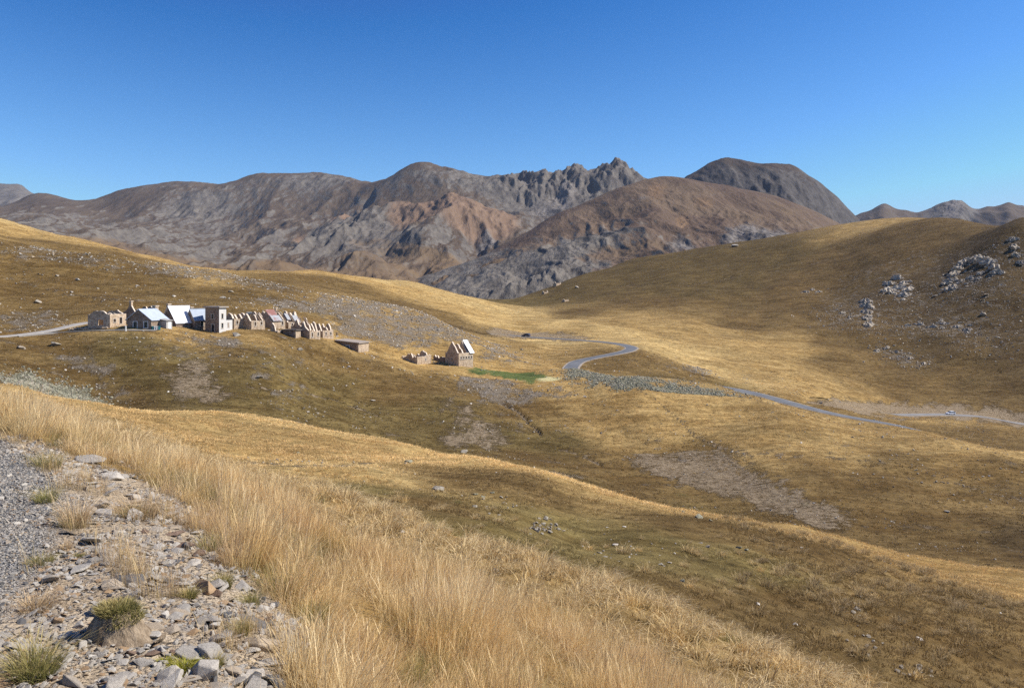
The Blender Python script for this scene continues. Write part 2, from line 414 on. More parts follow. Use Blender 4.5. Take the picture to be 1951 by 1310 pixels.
# patches of bare stone, soil, lawn: outline by surveyed corners (column,row), distance range, soft edge, kind, weight
PATCHES = [
 ('stone', .34, (330,640), [(1540,560),(1620,500),(1750,470),(1960,440),(1960,690),(1860,680),(1740,650),(1620,640),(1550,620)]),
 ('stone', .66, (215,330), [(440,592),(500,566),(600,566),(690,562),(770,578),(830,598),(885,625),(915,640),(965,660),(1010,692),(940,692),(905,668),(850,642),(815,660),(760,668),(712,655),(650,642),(636,612),(560,592),(500,584)]),
 ('stone', .55, (175,270), [(0,596),(70,585),(140,605),(120,622),(0,640)]),
 ('stone', .6, (255,330), [(0,468),(60,472),(120,482),(200,494),(290,502),(400,508),(470,522),(600,552),(560,560),(420,535),(300,522),(180,507),(80,494),(0,492)]),
 ('stone', .8, (150,185), [(98,660),(140,668),(180,688),(232,698),(248,716),(205,722),(150,708),(118,690)]),
 ('stone', .6, (140,180), [(175,735),(215,720),(240,735),(275,760),(240,775),(200,760)]),
 ('soil', .72, (140,190), [(330,686),(395,684),(425,720),(440,768),(345,772),(310,745)]),
 ('stone', .8, (140,200), [(474,710),(515,711),(505,726),(480,726)]),
 ('stone', .75, (140,200), [(538,722),(562,732),(572,762),(528,768),(520,755)]),
 ('stone', .78, (160,215), [(835,714),(900,710),(985,728),(1000,748),(955,765),(970,800),(985,830),(960,800),(915,760),(880,735)]),
 ('soil', .72, (130,200), [(845,748),(885,760),(935,800),(980,845),(960,856),(860,858),(815,832),(870,815),(850,780)]),
 ('stone', .78, (165,215), [(935,745),(990,742),(1110,744),(1110,756),(1000,758),(975,775),(1010,815),(1030,825),(1000,830),(960,795)]),
 ('soil', .76, (85,160), [(1180,838),(1280,820),(1340,842),(1410,872),(1510,922),(1610,978),(1660,1012),(1570,1010),(1450,972),(1330,935),(1210,892)]),
 ('stone', .35, (130,215), [(250,640),(420,640),(560,665),(600,700),(540,720),(420,690),(270,690)]),
 ('stone', .75, (170,195), [(330,640),(420,636),(460,650),(470,672),(430,668),(370,652)]),
 ('lichen', .95, (135,178), [(0,705),(80,716),(140,735),(208,772),(150,773),(90,752),(0,737)]),
 ('lichen', .85, (195,236), [(1060,701),(1120,704),(1200,716),(1300,733),(1400,752),(1450,768),(1380,768),(1300,756),(1180,738),(1090,722)]),
 ('stone', .6, (240,330), [(1300,690),(1350,692),(1375,702),(1350,716),(1305,708)]),
 ('green', 1., (205,236), [(872,698),(930,697),(1000,706),(1050,716),(1040,726),(990,724),(930,712)]),
 ('straw', .9, (205,236), [(1010,724),(1040,716),(1075,718),(1060,726),(1030,728)]),
 ('soil', .6, (300,420), [(855,570),(900,590),(930,615),(960,632),(900,620),(850,590)]),
 ('soil', 1.1, (300,430), [(925,618),(1005,628),(1060,633),(1120,640),(1110,650),(1000,644),(930,642)]),
 ('soil', 1.3, (280,372), [(1550,758),(1640,766),(1700,770),(1800,772),(1900,780),(2000,795),(1990,812),(1900,803),(1800,794),(1700,790),(1560,786)]),
 ('stone', .55, (300,470), [(1655,660),(1690,652),(1735,668),(1790,695),(1760,702),(1690,692)]),
 ('stone', .5, (330,560), [(1720,615),(1860,615),(1870,640),(1740,635)]),
 ('stone', .45, (330,560), [(1560,590),(1640,580),(1700,600),(1640,630),(1560,622)]),
 ('stone', .35, (380,620), [(1620,540),(1700,520),(1760,545),(1740,580),(1660,580)]),
 ('soil', .5, (500,900), [(1385,462),(1412,462),(1415,474),(1390,474)]),
 ('stone', .4, (430,620), [(1520,552),(1560,545),(1565,560),(1530,566)]),
 ('stone', .3, (30,60), [(940,990),(1060,985),(1070,1020),(980,1025)]),
 ('stone', .5, (36,48), [(420,872),(560,876),(730,872),(730,884),(560,890),(430,886)]),
 ('soil', .6, (110,200), [(1270,790),(1285,790),(1340,830),(1420,862),(1600,872),(1720,880),(1700,886),(1560,880),(1410,872),(1320,840)]),
]
def inside(u, v, poly):
    c = np.zeros(u.shape, bool)
    n = len(poly)
    for i in range(n):
        x1, y1 = poly[i]; x2, y2 = poly[(i + 1) % n]
        if y1 == y2: continue
        k = ((y1 > v) != (y2 > v)) & (u < (x2 - x1) * (v - y1) / (y2 - y1) + x1)
        c ^= k
    return c

TRAILS = [  # distance range, half width in px, weight, cut depth, corners
 ((110,215), 1.5, .62, .0, [(1215,742),(1255,765),(1290,795),(1325,832),(1365,850),(1420,862),(1510,868),(1600,873),(1680,880),(1740,890),(1800,914),(1870,935),(1960,962)]),
 ((500,960), 1.1, .5, .8, [(1145,545),(1200,543),(1260,541),(1310,543),(1370,533),(1430,522),(1500,512),(1560,499),(1600,490)]),
 ((420,900), 1.0, .35, .0, [(1075,580),(1180,566),(1300,560),(1420,548),(1500,530),(1560,520),(1660,500),(1720,480)]),
 ((300,800), 1.1, .35, .0, [(985,575),(1080,590),(1160,610),(1240,630),(1300,650),(1400,690),(1480,715)]),
 ((150,215), 2.4, .95, .7, [(955,768),(985,780),(1005,800),(1030,825)]),
 ((100,170), 2.0, .9, .5, [(1062,852),(1095,862),(1120,872),(1145,884)]),
 ((36,50), 2.0, .65, .0, [(425,879),(500,882),(580,888),(660,886),(740,878),(800,868)]),
 ((300,560), 1.2, .45, .6, [(1440,700),(1500,716),(1560,740),(1640,764),(1720,772),(1800,776)]),
 ((240,330), 1.5, .7, .0, [(20,530),(120,560),(220,570),(330,575),(420,585)]),
 ((150,205), 1.8, .8, .4, [(470,735),(560,745),(640,760),(720,790)]),
]
def trail_masks(u, v, y):
    m = np.zeros(u.shape); cut = np.zeros(u.shape)
    wob = 5 * fbm(u / 30, v / 18, 3, 61)
    for (ya, yb), hw, w, dep, P in TRAILS:
        A = np.array(P, float)
        b = (y > ya) & (y < yb) & (u > A[:, 0].min() - 20) & (u < A[:, 0].max() + 20) & (v > A[:, 1].min() - 20) & (v < A[:, 1].max() + 20)
        if not b.any(): continue
        uu = u[b]; vv = v[b] + wob[b] * .6; best = np.full(uu.shape, 1e9)
        for p, q in zip(A[:-1], A[1:]):
            d = q - p; t = np.clip(((uu - p[0]) * d[0] + (vv - p[1]) * d[1]) / (d @ d), 0, 1)
            best = np.minimum(best, np.hypot(uu - p[0] - t * d[0], vv - p[1] - t * d[1]))
        k = sstep(hw * 1.6, hw * .5, best)
        m[b] = np.maximum(m[b], k * w); cut[b] = np.maximum(cut[b], k * dep)
    return m, cut

def patch_masks(u, v, y, x):
    M = {k: np.zeros(u.shape) for k in ('stone', 'soil', 'lichen', 'green', 'straw')}
    L = np.log(y)
    du = 46 * fbm(u / 40, L * 18, 5, 5, .6); dv = 22 * fbm(u / 40 + 50, L * 18, 5, 9, .6)
    for kind, w, (ya, yb), poly in PATCHES:
        P = np.array(poly)
        s = min(1.0, (P[:, 1].max() - P[:, 1].min()) / 50.0)
        b = (u > P[:, 0].min() - 40) & (u < P[:, 0].max() + 40) & (y > ya) & (y < yb) & (v > P[:, 1].min() - 30) & (v < P[:, 1].max() + 30)
        if not b.any(): continue
        uu, vv = u[b], v[b]
        acc = np.zeros(uu.shape)
        for (a, c) in ((0, 0), (8, 4), (-8, 4), (8, -4), (-8, -4), (20, 0), (-20, 0), (0, 9), (0, -9), (34, 8), (-34, 8), (34, -8), (-34, -8)):
            acc += inside(uu + du[b] * (.35 + .65 * s) + a * (.3 + .7 * s), vv + dv[b] * s + c * s, poly)
        M[kind][b] = np.maximum(M[kind][b], acc / 13 * w)
    return M

# ------------------------------------------------------------------ the ground sheet
def ground_sheet():
    us = np.r_[np.linspace(-4200, -330, 60), np.linspace(-320, 2270, 840), np.linspace(2280, 6200, 60)]
    L = np.linspace(math.log(Y0), math.log(1000.0), 740)
    Ug, Lg = np.meshgrid(us, L)
    Yg = np.exp(Lg); Xg = (Ug - CX) / F * Yg
    Z = ground(Xg, Yg)
    V = VH - Z * F / Yg
    M = patch_masks(Ug, V, Yg, Xg)
    w = sstep(85, 110, Yg) * sstep(420, 330, Yg)
    M['soil'] = np.maximum(M['soil'], w * .50 * sstep(.05, .5, fbm(Xg / 16, Yg / 7, 5, 515, .6)))
    M['stone'] = np.maximum(M['stone'], w * .42 * sstep(.05, .5, fbm(Xg / 22 + 40, Yg / 12, 5, 525, .6)))
    tm, cut = trail_masks(Ug, V, Yg)
    M['soil'] = np.maximum(M['soil'], tm); Z = Z - cut
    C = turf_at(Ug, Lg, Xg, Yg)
    # the road shoulder at the camera: rubble bank and gravelled asphalt
    bank = shoulder(Xg, Yg)
    grav = gravel_edge(Xg, Yg)
    A = np.concatenate([C, np.ones(C.shape[:2] + (1,))], -1)
    B = np.stack([M['stone'], M['soil'], M['lichen'], np.ones_like(Z)], -1)
    D = np.stack([M['green'], M['straw'], bank, grav], -1)
    # separate the green channel: alpha of D is not read as colour by the attribute node, so gravel goes in B alpha
    o = grid_obj('ground', Xg, Yg, Z, ground_material(), {'turf': A, 'cover': B, 'cover_b': np.stack([M['green'], M['straw'], bank, np.ones_like(Z)], -1), 'cover_c': np.stack([grav, grav, grav, np.ones_like(Z)], -1)})
    tag(o, kind='structure')
    return o

def shoulder(x, y):
    """1 on the bare rubble bank beside the road, 0 in the grass"""
    n = fbm(x * .9, y * .9, 4, 77)
    edge = np.interp(y, [2, 3.2, 4.2, 5.2, 6.4, 7.8, 9.5], [-.45, -.62, -1.0, -1.52, -2.25, -3.2, -4.6])
    d = edge - x + .46 * n
    return sstep(-.10, .12, d) * sstep(9.3, 7.4, y + 2.6 * n + .25 * (x + 3))

def gravel_edge(x, y):
    n = fbm(x * 1.3, y * 1.3, 4, 177)
    edge = np.interp(y, [2, 3.3, 4.5, 5.5, 6.5, 7.6, 9], [-2.2, -2.45, -2.78, -3.15, -3.66, -4.5, -5.8])
    return sstep(-.12, .16, edge - x + .35 * n) * sstep(9.2, 7.6, y)

def ground_material():
    m, nt, b = new_mat('hillside')
    g = NT(nt)
    p = g.pos()
    tf = g.attr('turf').outputs['Color']
    sp = g.node('ShaderNodeSeparateColor'); g.put(sp.inputs[0], g.attr('cover').outputs['Color'])
    sq = g.node('ShaderNodeSeparateColor'); g.put(sq.inputs[0], g.attr('cover_b').outputs['Color'])
    stone, soil, lich = sp.outputs[0], sp.outputs[1], sp.outputs[2]
    green, straw, bank = sq.outputs[0], sq.outputs[1], sq.outputs[2]
    grav = g.attr('cover_c').outputs['Fac']
    n1 = g.noise(p, .06, 8, .62)          # broad mottling
    n2 = g.noise(p, .55, 8, .68)          # tussock-size speckle
    n3 = g.noise(p, 4.0, 6, .7)           # blade-size grain
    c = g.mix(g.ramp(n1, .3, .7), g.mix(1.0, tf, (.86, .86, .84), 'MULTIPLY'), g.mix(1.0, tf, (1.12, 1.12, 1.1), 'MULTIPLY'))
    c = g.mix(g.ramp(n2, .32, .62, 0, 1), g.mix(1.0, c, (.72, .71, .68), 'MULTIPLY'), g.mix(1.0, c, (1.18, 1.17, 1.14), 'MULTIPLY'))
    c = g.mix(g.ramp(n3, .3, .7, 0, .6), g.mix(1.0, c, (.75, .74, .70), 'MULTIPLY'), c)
    n4 = g.noise(g.scale(p, (.35, 1.0, 2.2)), .16, 9, .7, .6)
    c = g.mix(g.ramp(n4, .38, .60, .9, 0), c, g.mix(1.0, c, (.62, .57, .50), 'MULTIPLY'))
    n5 = g.noise(p, .035, 12, .72, .8)
    c = g.mix(g.ramp(n5, .42, .60, 0, .55), c, g.mix(1.0, c, (1.3, 1.26, 1.18), 'MULTIPLY'))
    n6 = g.noise(g.scale(p, (.22, 1.1, 2.5)), .75, 7, .68, .5)
    c = g.mix(g.ramp(n6, .40, .60, .7, 0), c, g.mix(1.0, c, (.66, .62, .56), 'MULTIPLY'))
    # small tufts and bare spots
    v1 = g.voro(p, .8)
    c = g.mix(g.math('MULTIPLY', g.ramp(v1, .26, .12), .7), c, g.mix(1.0, c, (.45, .45, .38), 'MULTIPLY'))
    # soil: pale dirt broken into little steps and runnels
    nsoil = g.noise(p, 1.3, 7, .7, .4)
    rip = g.noise(g.scale(p, (.55, 1.7, 1.0)), .8, 6, .65, .8)
    run = g.noise(g.scale(p, (1.0, .3, 1.0)), .35, 7, .7, .3)
    soilc = g.mix(g.ramp(nsoil, .35, .65), (.165, .118, .070), (.34, .265, .178))
    sm = g.ramp(g.math('ADD', soil, g.math('ADD', g.math('MULTIPLY', g.math('SUBTRACT', rip, .5), 1.7), g.math('MULTIPLY', g.math('SUBTRACT', run, .5), 1.5))), .38, .72, 0, .9)
    smk = g.math('MULTIPLY', sm, g.ramp(soil, .0, .45))
    c = g.mix(smk, c, soilc)
    # broken stone showing through turf
    ns = g.noise(p, 1.1, 9, .75); nd = g.noise(p, .16, 5, .6)
    stc = g.mix(g.ramp(ns, .36, .66), (.15, .125, .095), (.37, .315, .255))
    stc = g.mix(g.ramp(nd, .35, .65, 0, .6), stc, (.21, .165, .115))
    cov = g.math('ADD', stone, g.math('ADD', g.math('MULTIPLY', g.math('SUBTRACT', g.noise(p, .22, 10, .72), .5), 2.0), g.math('MULTIPLY', g.math('SUBTRACT', run, .5), 1.0)))
    st = g.math('MULTIPLY', g.ramp(cov, .35, .75, 0, .9), g.ramp(stone, .0, .35))
    c = g.mix(st, c, stc)
    lc = g.mix(g.ramp(ns, .36, .66), (.13, .12, .082), (.34, .325, .23))
    lm = g.math('MULTIPLY', g.ramp(g.math('ADD', lich, g.math('MULTIPLY', g.math('SUBTRACT', g.noise(p, .3, 8, .72), .5), 1.4)), .3, .65), g.ramp(lich, .02, .3))
    c = g.mix(lm, c, lc)
    c = g.mix(g.ramp(g.math('ADD', green, g.math('MULTIPLY', g.math('SUBTRACT', g.noise(p, .25, 8, .7), .5), 1.3)), .15, .6, 0, .95), c, g.mix(g.ramp(n2, .3, .7), (.055, .088, .024), (.105, .135, .042)))
    c = g.mix(g.ramp(straw, .3, .7), c, g.mix(n2, (.42, .36, .17), (.60, .53, .28)))
    # bank beside the road: sandy soil with chips
    chips = g.voro(p, 34, out='Color')
    cs = g.node('ShaderNodeSeparateColor'); g.put(cs.inputs[0], chips)
    nb = g.noise(p, 2.2, 6, .65)
    bc = g.mix(g.ramp(nb, .35, .65), (.36, .275, .18), (.50, .405, .29))
    bc = g.mix(g.ramp(g.noise(p, 7, 6, .7), .5, .64, 0, .9), bc, g.mix(cs.outputs[0], (.20, .175, .15), (.42, .375, .325)))
    bc = g.mix(g.ramp(g.noise(p, 60, 4, .7), .35, .6, .35, 0), bc, (.11, .085, .06))
    c = g.mix(bank, c, bc)
    g1 = g.voro(p, 75, out='Color')
    gs = g.node('ShaderNodeSeparateColor'); g.put(gs.inputs[0], g1)
    gc = g.mix(g.ramp(gs.outputs[1], .1, 1), (.17, .165, .16), (.50, .485, .465))
    gc = g.mix(g.ramp(g.voro(p, 75), .3, .6, 0, .8), gc, (.10, .095, .088))
    c = g.mix(grav, c, gc)
    g.put(b.inputs['Base Color'], c)
    b.inputs['Roughness'].default_value = .95
    b.inputs['Specular IOR Level'].default_value = .08
    # relief: tussocks at 1 m, stones, terracettes, grains
    h = g.math('MULTIPLY', n2, 1.0)
    nr = g.bump(n2, .55, .8)
    nr = g.bump(g.math('MULTIPLY', smk, g.math('ADD', rip, nsoil)), .55, .9, nr)
    nr = g.bump(n4, 1.2, .55, nr)
    nr = g.bump(n6, .5, .6, nr)
    nr = g.bump(g.math('MULTIPLY', ns, g.math('ADD', st, lm)), .8, .8, nr)
    nr = g.bump(n3, .06, .7, nr)
    nr = g.bump(g.math('MULTIPLY', g.voro(p, 34), bank), -.02, .8, nr)
    nr = g.bump(g.math('MULTIPLY', g.voro(p, 75), grav), -.012, .9, nr)
    g.put(b.inputs['Normal'], nr)
    return m

GROUND = ground_sheet()

def near_sheet():
    """the ground under and behind the camera"""
    xs = np.linspace(-60, 60, 90); ys = np.linspace(-40, Y0 + .0, 40)
    X, Y = np.meshgrid(xs, ys)
    # carry the first row of the surveyed ground backwards
    x0 = X; z = ground(x0, np.full_like(x0, Y0)) + 0.01 * (Y - Y0)
    far = sstep(3.2, 10, np.abs(X))
    z = np.maximum(z, -6.0)
    one = np.ones_like(z)
    tf = np.stack([one * .33, one * .22, one * .09, one], -1)
    zero = np.zeros_like(z)
    o = grid_obj('roadside_ground', X, Y, z, GROUND.data.materials[0], {'turf': tf, 'cover': np.stack([zero, zero, zero, one], -1), 'cover_b': np.stack([zero, zero, shoulder(X, np.full_like(Y, Y0)), one], -1), 'cover_c': np.stack([gravel_edge(X, np.full_like(Y, Y0))] * 3 + [one], -1)})
    tag(o, kind='structure')
near_sheet()

# ------------------------------------------------------------------ mountains
def mountain_material(name, grass, rock, rust):
    m, nt, b = new_mat(name)
    g = NT(nt); p = g.pos()
    sp = g.node('ShaderNodeSeparateColor'); g.put(sp.inputs[0], g.attr('cover').outputs['Color'])
    rk, rs, pl = sp.outputs[0], sp.outputs[1], sp.outputs[2]
    pv = g.scale(p, (1, .30, .55))
    a = g.noise(p, .004, 10, .65, .3); d = g.noise(pv, .030, 9, .68, .5); e = g.noise(g.scale(p, (1, .5, .8)), .10, 7, .7)
    st = g.noise(g.scale(p, (1, .16, .3)), .045, 6, .6, .2)
    c = g.mix(g.ramp(a, .35, .65), grass[0], grass[1])
    c = g.mix(g.ramp(st, .38, .62, .0, .5), c, g.mix(1.0, c, (.70, .68, .68), 'MULTIPLY'))
    rc = g.mix(g.ramp(d, .35, .65), rock[0], rock[1])
    rc = g.mix(g.ramp(e, .40, .60, .55, 0), rc, g.mix(1.0, rc, (.55, .54, .56), 'MULTIPLY'))
    f = g.math('ADD', rk, g.math('ADD', g.math('MULTIPLY', g.math('SUBTRACT', d, .5), .9), g.math('MULTIPLY', g.math('SUBTRACT', st, .5), .8)))
    c = g.mix(g.ramp(f, .36, .66), c, rc)
    md = g.attr('meadow').outputs['Fac']
    c = g.mix(g.math('MULTIPLY', g.ramp(g.math('ADD', md, g.math('ADD', g.math('MULTIPLY', g.math('SUBTRACT', a, .5), 1.6), g.math('MULTIPLY', g.math('SUBTRACT', d, .5), .5))), .35, .7), g.ramp(md, .0, .3)), c, g.mix(g.ramp(d, .3, .7), (.185, .132, .088), (.255, .185, .118)))
    rr = g.mix(g.ramp(d, .35, .68), rust[0], rust[1])
    c = g.mix(g.math('MULTIPLY', g.ramp(g.math('ADD', rs, g.math('MULTIPLY', g.math('SUBTRACT', a, .5), .8)), .3, .65), g.ramp(rs, .02, .2)), c, rr)
    pc = g.mix(g.ramp(e, .35, .65), (.16, .145, .135), (.33, .305, .285))
    c = g.mix(g.math('MULTIPLY', g.ramp(g.math('ADD', pl, g.math('MULTIPLY', g.math('SUBTRACT', d, .5), 1.2)), .35, .65), g.ramp(pl, .02, .2)), c, pc)
    g.put(b.inputs['Base Color'], c)
    c = g.mix(1.0, c, (.66, .635, .605), 'MULTIPLY'); g.put(b.inputs['Base Color'], c)
    nr = g.bump(st, 10, .5)
    nr = g.bump(d, 8, .6, nr)
    nr = g.bump(e, 3.5, .7, nr)
    g.put(b.inputs['Normal'], nr)
    b.inputs['Specular IOR Level'].default_value = .05
    return m

def spread(u, L, u0, y0, ru, rl):
    return np.exp(-((u - u0) / ru) ** 2 - ((L - math.log(y0)) / rl) ** 2)

def mountain(name, ctrl, u0, u1, y0, y1, nu, nl, mat, rough, seed, masks, craggy=None, su=150., sy=.2, crest_fade=.35, wl0=520., stretch=.42, meadow=None):
    S = Surface(ctrl, su=su, sy=sy)
    us = np.linspace(u0, u1, nu); L = np.linspace(math.log(y0), math.log(y1), nl)
    a, b = np.meshgrid(np.linspace(u0, u1, 400), np.linspace(L[0], L[-1], 120))
    R = S(a, b)
    U, Lg = np.meshgrid(us, L)
    ia = np.clip((U - u0) / (u1 - u0) * 399, 0, 398.999); ib = np.clip((Lg - L[0]) / (L[-1] - L[0]) * 119, 0, 118.999)
    i = ia.astype(int); j = ib.astype(int); fa = ia - i; fb = ib - j
    V = (R[j, i] * (1 - fa) + R[j, i + 1] * fa) * (1 - fb) + (R[j + 1, i] * (1 - fa) + R[j + 1, i + 1] * fa) * fb
    Y = np.exp(Lg); X = (U - CX) / F * Y
    Z = (VH - V) / F * Y
    crest = L[np.argmin(V, axis=0)]
    front = sstep(L[0], L[0] + .10, Lg)
    fade = front * (.16 + .84 * sstep(0, crest_fade, np.abs(Lg - crest[None])))
    wx = X + 60 * fbm(X / 300, Y / 300, 3, seed + 3); wy = Y + 60 * fbm(X / 300 + 9, Y / 300, 3, seed + 4)
    n = ridged(wx / wl0, wy * stretch / wl0, 6, seed, .52)
    n2 = fbm(X / 90, Y / 150, 5, seed + 9)
    Z = Z + rough * fade * n + rough * .22 * (fade * .5 + .5) * n2
    cr = np.zeros_like(Z)
    if craggy is not None:
        cr = craggy(U, Lg, Y)
        k = ridged(wx / 150, wy * .4 / 150, 5, seed + 50, .55)
        cr = cr * front
        Z = Z + cr * (k * 26 + 7 * ridged(X / 34, Y * .35 / 34, 4, seed + 61))
    dzx = np.gradient(Z, axis=1) / np.maximum(np.gradient(X, axis=1), 1e-6)
    dzy = np.gradient(Z, axis=0) / np.maximum(np.gradient(Y, axis=0), 1e-6)
    slope = np.hypot(dzx, dzy)
    Vv = VH - Z * F / Y
    rk, rs, pl = masks(U, Lg, Vv, slope, X, Y)
    me_ = meadow(U, Lg, Vv) if meadow else 0 * U
    o = grid_obj(name, X, Y, Z, mat, {'meadow': np.stack([me_, me_, me_, np.ones_like(Z)], -1), 'cover': np.stack([np.clip(rk + cr * .8, 0, 1), rs, pl, np.ones_like(Z)], -1)})
    return tag(o, kind='structure')

GREY = ((.165, .15, .138), (.27, .25, .222))
far_mat = mountain_material('grey_mountain', ((.150, .115, .088), (.18, .145, .112)), GREY, ((.24, .165, .118), (.34, .24, .17)))
brown_mat = mountain_material('brown_mountain', ((.175, .125, .096), (.25, .185, .13)), ((.185, .17, .152), (.32, .295, .26)), ((.25, .165, .10), (.33, .225, .145)))
dark_mat = mountain_material('dark_mountain', ((.10, .082, .072), (.14, .112, .092)), ((.105, .098, .098), (.18, .168, .16)), ((.2, .13, .09), (.26, .17, .11)))

sil = [(-300,385),(-100,380),(14,392),(60,372),(100,372),(150,381),(180,380),(230,363),(280,355),(360,346),(420,353),(440,348),(480,335),(550,332),(620,330),(660,338),(690,348),(735,345),(760,325),(800,308),(830,315),(880,328),(950,338),(975,333),(992,343),(1020,344),(1045,331),(1062,340),(1085,333),(1105,327),(1122,340),(1140,339),(1158,324),(1175,317),(1192,323),(1206,337),(1230,344),(1260,352),(1400,370),(1600,400)]
ctrl = []
for u, v in sil:
    yc = 4300 if u < 700 else (3700 if u < 900 else 3500)
    if u == 735: yc = 3900
    ctrl += [(u, yc, v), (u, yc * 1.18, v + 30), (u, yc * 1.4, v + 60)]
for u, lst in {-300: [(1250,560),(1900,500),(2800,450)], 14: [(1250,545),(1800,485),(2600,440),(3600,410)], 120: [(2600,445),(3500,412)], 200: [(1250,560),(1600,505),(2200,472),(3000,445),(3700,410)],
        300: [(2000,478),(2500,462),(3200,430)], 360: [(1250,570),(1600,520),(2200,482),(2900,462),(3600,408)], 450: [(2100,482),(2800,466),(3500,415)], 550: [(1250,580),(1600,528),(2200,490),(2700,470),(3200,430),(3700,385)],
        630: [(2000,495),(2500,452),(2900,412),(3200,420),(3700,372)], 690: [(1250,585),(1600,532),(2100,490),(2500,440),(2900,405),(3400,380)],
        800: [(1250,590),(1600,540),(2000,500),(2350,445),(2600,425),(2800,395),(2960,402),(3300,358)], 880: [(2000,495),(2400,445),(2700,388),(2900,398),(3200,365)],
        950: [(1250,600),(1600,540),(2000,490),(2400,450),(2650,402),(2850,418),(3200,378)], 1000: [(2600,430),(2900,420),(3200,385)],
        1100: [(1250,600),(1800,520),(2500,450),(3000,395),(3300,362)], 1250: [(1250,600),(1800,530),(2500,460),(3000,410)], 1600: [(1250,600),(2000,520),(2800,450)]}.items():
    ctrl += [(u, y, v) for y, v in lst]

def far_masks(U, L, V, slope, X, Y):
    rk = sstep(.42, .95, slope) * .7 + .35 * fbm(X / 420, Y / 420, 4, 300) + .22
    rk = rk + .45 * spread(U, L, 650, 2300, 160, .2) + .5 * spread(U, L, 1050, 3200, 130, .14) - .35 * spread(U, L, 480, 2300, 160, .12) - .5 * spread(U, L, 850, 1750, 180, .14)
    rs = 1.2 * spread(U, L, 800, 2720, 62, .09) + 1.25 * spread(U, L, 920, 2600, 70, .10) + .85 * spread(U, L, 570, 2650, 22, .10) + .8 * spread(U, L, 660, 2950, 50, .05) + .3 * spread(U, L, 700, 1800, 300, .15)
    pl = .75 * spread(U, L, 930, 2300, 40, .06) + .9 * spread(U, L, 215, 1700, 24, .06) + .6 * spread(U, L, 1080, 3250, 30, .06) + .55 * spread(U, L, 1030, 3000, 60, .08)
    return rk, np.clip(rs, 0, 1), np.clip(pl, 0, 1)
def far_crag(U, L, Y):
    return 1.5 * sstep(930, 1010, U) * sstep(1240, 1190, U) * sstep(math.log(3050), math.log(3350), L) * sstep(math.log(3950), math.log(3650), L) + .75 * spread(U, L, 640, 2500, 70, .12) + .55 * spread(U, L, 380, 3700, 90, .12) + .5 * spread(U, L, 600, 4000, 110, .06) + .5 * spread(U, L, 900, 3400, 110, .07)
mountain('mountain_range', ctrl, -260, 1560, 1250, 5200, 760, 420, far_mat, 56, 400, far_masks, far_crag, wl0=430., stretch=.30, meadow=lambda U, L, V: .68 * sstep(455, 490, V + 25 * np.sin(U / 90)) * (1 - .6 * spread(U, L, 640, 2000, 110, .25)) + .5 * spread(U, L, 480, 2500, 120, .1) + .6 * spread(U, L, 1000, 1700, 100, .2))

# far peaks at both edges
c2 = []
for u, v in [(-320,300),(-150,330),(-60,345),(14,350),(42,353),(60,368),(110,385),(200,420),(330,460)]:
    c2 += [(u, 7000, v), (u, 6300, v + 28), (u, 5400, v + 90), (u, 8200, v + 40)]
mountain('far_peak', c2, -320, 330, 5400, 8200, 150, 100, far_mat, 45, 480, lambda U, L, V, s, X, Y: (np.full_like(U, .75), 0 * U, .3 + 0 * U), crest_fade=.15)
c3 = []
for u, v in [(1560,425),(1600,418),(1640,406),(1665,396),(1684,387),(1705,397),(1725,401),(1762,402),(1785,393),(1812,386),(1838,387),(1850,396),(1880,394),(1910,390),(1922,386),(1935,391),(1951,393),(2100,380),(2300,360)]:
    c3 += [(u, 5000, v), (u, 4500, v + 26), (u, 3800, v + 70), (u, 6000, v + 50)]
def right_masks(U, L, V, slope, X, Y):
    return .35 + .5 * spread(U, L, 1810, 4900, 40, .2) + 0 * U, .25 * spread(U, L, 1684, 5000, 20, .1), .8 * spread(U, L, 1818, 4750, 26, .1)
mountain('far_peak', c3, 1560, 2300, 3800, 6000, 300, 110, far_mat, 40, 510, right_masks, lambda U, L, Y: 1.0 * spread(U, L, 1812, 4800, 36, .14), su=40., crest_fade=.12)

# the dark rocky mountain
c4 = []
for u, v in [(1180,420),(1240,385),(1305,340),(1350,315),(1385,304),(1420,309),(1470,313),(1505,317),(1522,323),(1560,350),(1600,384),(1640,424),(1700,470),(1800,520)]:
    c4 += [(u, 3000, v), (u, 2750, v + 34), (u, 2450, v + 90), (u, 3600, v + 60)]
mountain('dark_mountain', c4, 1180, 1800, 2450, 3600, 300, 170, dark_mat, 48, 610, lambda U, L, V, s, X, Y: (sstep(.5, 1.1, s) * .7 + .28 + .4 * fbm(X / 200, Y / 200, 3, 9), 0 * U, 0 * U), lambda U, L, Y: .5 * sstep(0.02, .16, math.log(3000) - L) + .10, su=60., crest_fade=.14, wl0=420.)

# the brown rounded mountain in front of it
c5 = []
for u, v in [(640,600),(720,575),(790,538),(850,515),(900,500),(960,470),(1050,415),(1150,370),(1220,345),(1265,337),(1320,342),(1400,358),(1480,378),(1540,400),(1590,425),(1680,470),(1800,520)]:
    yc = 1900 + 250 * max(0, min(1, (u - 800) / 400))
    c5 += [(u, yc, v), (u, yc * 1.2, v + 70)]
for u, lst in {640: [(1060,640),(1500,620)], 790: [(1060,610),(1500,565)], 900: [(1060,592),(1150,572),(1250,560),(1500,535)], 980: [(1060,592),(1150,560),(1350,535),(1600,495)], 1060: [(1060,570),(1200,540),(1400,505),(1700,455)],
        1150: [(1060,560),(1250,510),(1500,465),(1800,415)], 1265: [(1060,550),(1300,480),(1600,425),(1900,375)], 1400: [(1060,520),(1300,465),(1550,425),(1850,385)], 1500: [(1060,500),(1350,450),(1700,415)], 1590: [(1060,500),(1400,465),(1800,440)], 1800: [(1060,560),(1500,540)]}.items():
    c5 += [(u, y, v) for y, v in lst]
